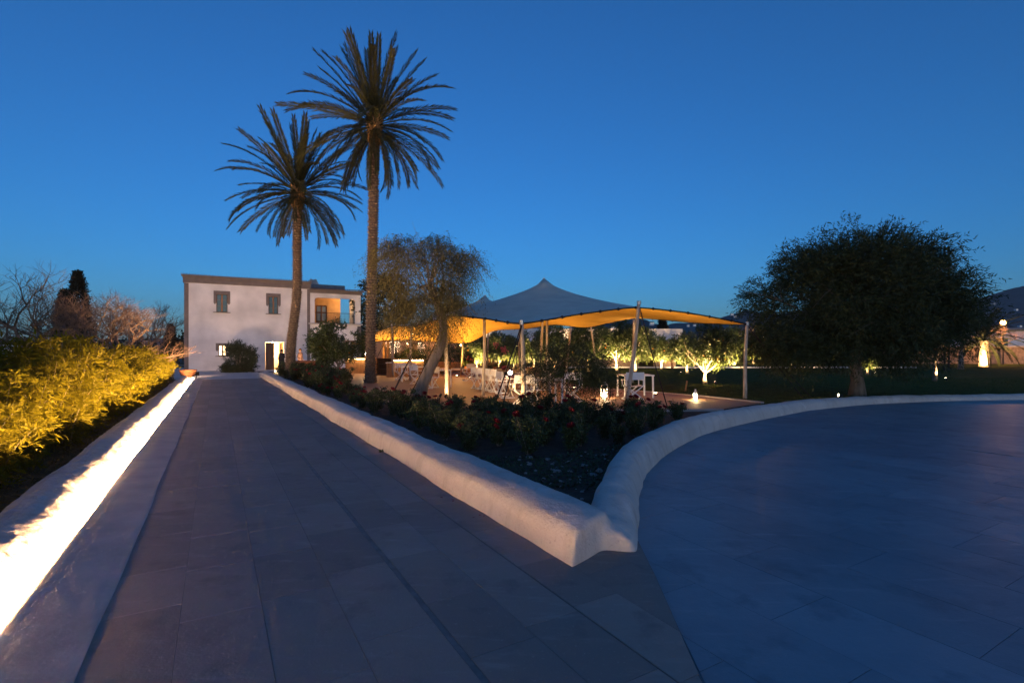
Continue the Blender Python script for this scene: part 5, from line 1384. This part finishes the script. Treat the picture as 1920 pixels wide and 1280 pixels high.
# grass blades near the plaza wall, pale stones in the bed
rg = np.random.default_rng(421); n = 42000
gx = rg.uniform(5.5, 30, n); gy = rg.uniform(12.5, 30, n); keep = np.array([inside((x, y), lawn_poly) and y < 13.5 + (x - 5) * .9 + 6 for x, y in zip(gx, gy)])
st_ = np.stack([gx, gy, np.zeros(n)], 1)[keep]; d = np.stack([rg.normal(size=len(st_)) * .35, rg.normal(size=len(st_)) * .35, np.ones(len(st_))], 1)
stuff(link('grass', quads_mesh('grass', leaf_quads(st_, d, .07, .012, rg), M_grass)))
b = MB(); rgs = random.Random(9)
STN = []
for k in range(3):
    bm = bmesh.new(); bmesh.ops.create_icosphere(bm, subdivisions=2, radius=1)
    for v in bm.verts: v.co *= rgs.uniform(.75, 1.15)
    bmesh.ops.scale(bm, verts=bm.verts, vec=(1, .75, .45)); me = bpy.data.meshes.new('bed_stone'); bm.to_mesh(me); bm.free(); me.materials.append(M_rock); STN.append(me)
bed_near = [(.15, 4.6), (1.1, 5.4), (1.6, 7.2), (2.3, 8.8), (2.0, 9.0), (.6, 7.9), (-.9, 7.9)]
i = 0; GR = MB()
while i < 95:
    p = (rgs.uniform(-1, 2.4), rgs.uniform(4.5, 9))
    if inside(p, bed_near) and D(0, 1).dot(Vector((p[0], p[1], 0))) > 3.05:
        if i < 16:
            o = link('bed_stone', STN[i % 3], None, (p[0], p[1], .01), (0, 0, rgs.uniform(0, 6)), rgs.uniform(.045, .085))
            tag(o, 'pale stone lying on the dark soil behind the low wall corner', 'stone', 'stones on the bare end of the bed')
        else: GR.ball((p[0], p[1], .01), rgs.uniform(.012, .032), 6, 4, .6)
        i += 1
stuff(GR.build('gravel', M_rock))
n = 5000; rg = np.random.default_rng(431); c = np.stack([rg.uniform(-1, 2.6, n), rg.uniform(5.5, 9.2, n), np.full(n, .005)], 1)
keep = np.array([inside((x, y), bed_near) and y > 6.0 and x * NX + y * NY > 3.05 for x, y, z in c]); c = c[keep]; d = unit(np.stack([rg.normal(size=len(c)), rg.normal(size=len(c)), np.full(len(c), .7)], 1))
stuff(link('ground_cover', quads_mesh('ground_cover', leaf_quads(c, d, .06, .03, rg), mat('cover_leaf', (.03, .06, .03), .7, .3, 5))))
n = 9000; st_ = np.array([D(s, m, 0) for s, m in zip(rg.uniform(2, 30, n), rg.uniform(-3.6, -1.8, n))]); d = unit(np.stack([rg.normal(size=n), rg.normal(size=n), np.full(n, .8)], 1))
stuff(link('leaf_litter', quads_mesh('leaf_litter', leaf_quads(st_, d, .09, .018, rg), mat('litter', (.09, .08, .03), .8, .4, 5))))

# fallen petals and a weed at the foot of the long wall
rgf = random.Random(77); b = MB()
for k in range(26):
    sx = rgf.choice((5.0, 11.2, 12.0, 18.0, 22.0)) + rgf.uniform(-.5, .5); p = D(sx, 2.31 - abs(rgf.gauss(0, .10)), .004); a = rgf.uniform(0, 6.28); r = rgf.uniform(.012, .024)
    b.add([p + Vector((math.cos(a + q * 1.57) * r, math.sin(a + q * 1.57) * r * .7, .006 * (q % 2))) for q in range(4)], [(0, 1, 2, 3)])
stuff(b.build('fallen_petals', M_rose))
wd = thing('weed', 'tiny weed sprouting at the foot of the long low wall', 'weed', D(8.25, 2.33)); rg = np.random.default_rng(501); q = leaf_quads(np.zeros((26, 3)) + rg.normal(size=(26, 3)) * .012, unit(rg.normal(size=(26, 3)) * np.array([1, 1, .4]) + np.array([0, 0, .9])), .07, .02, rg)
link('foliage', quads_mesh('foliage', q, M_roseleaf), wd)

# evening air
hz = MB(); hz.box((0, 2100, 200), (9000, 5200, 402.8)); hzo = stuff(hz.build('haze', None))
hm = bpy.data.materials.new('haze_air'); hm.use_nodes = True; hn = hm.node_tree.nodes; hn.clear(); ho_ = hn.new('ShaderNodeOutputMaterial'); hv = hn.new('ShaderNodeVolumePrincipled')
hv.inputs['Density'].default_value = 0.00007; hv.inputs['Color'].default_value = (.85, .9, 1, 1); hm.node_tree.links.new(hv.outputs[0], ho_.inputs[1]); hzo.data.materials.append(hm)
hm.cycles.homogeneous_volume = True
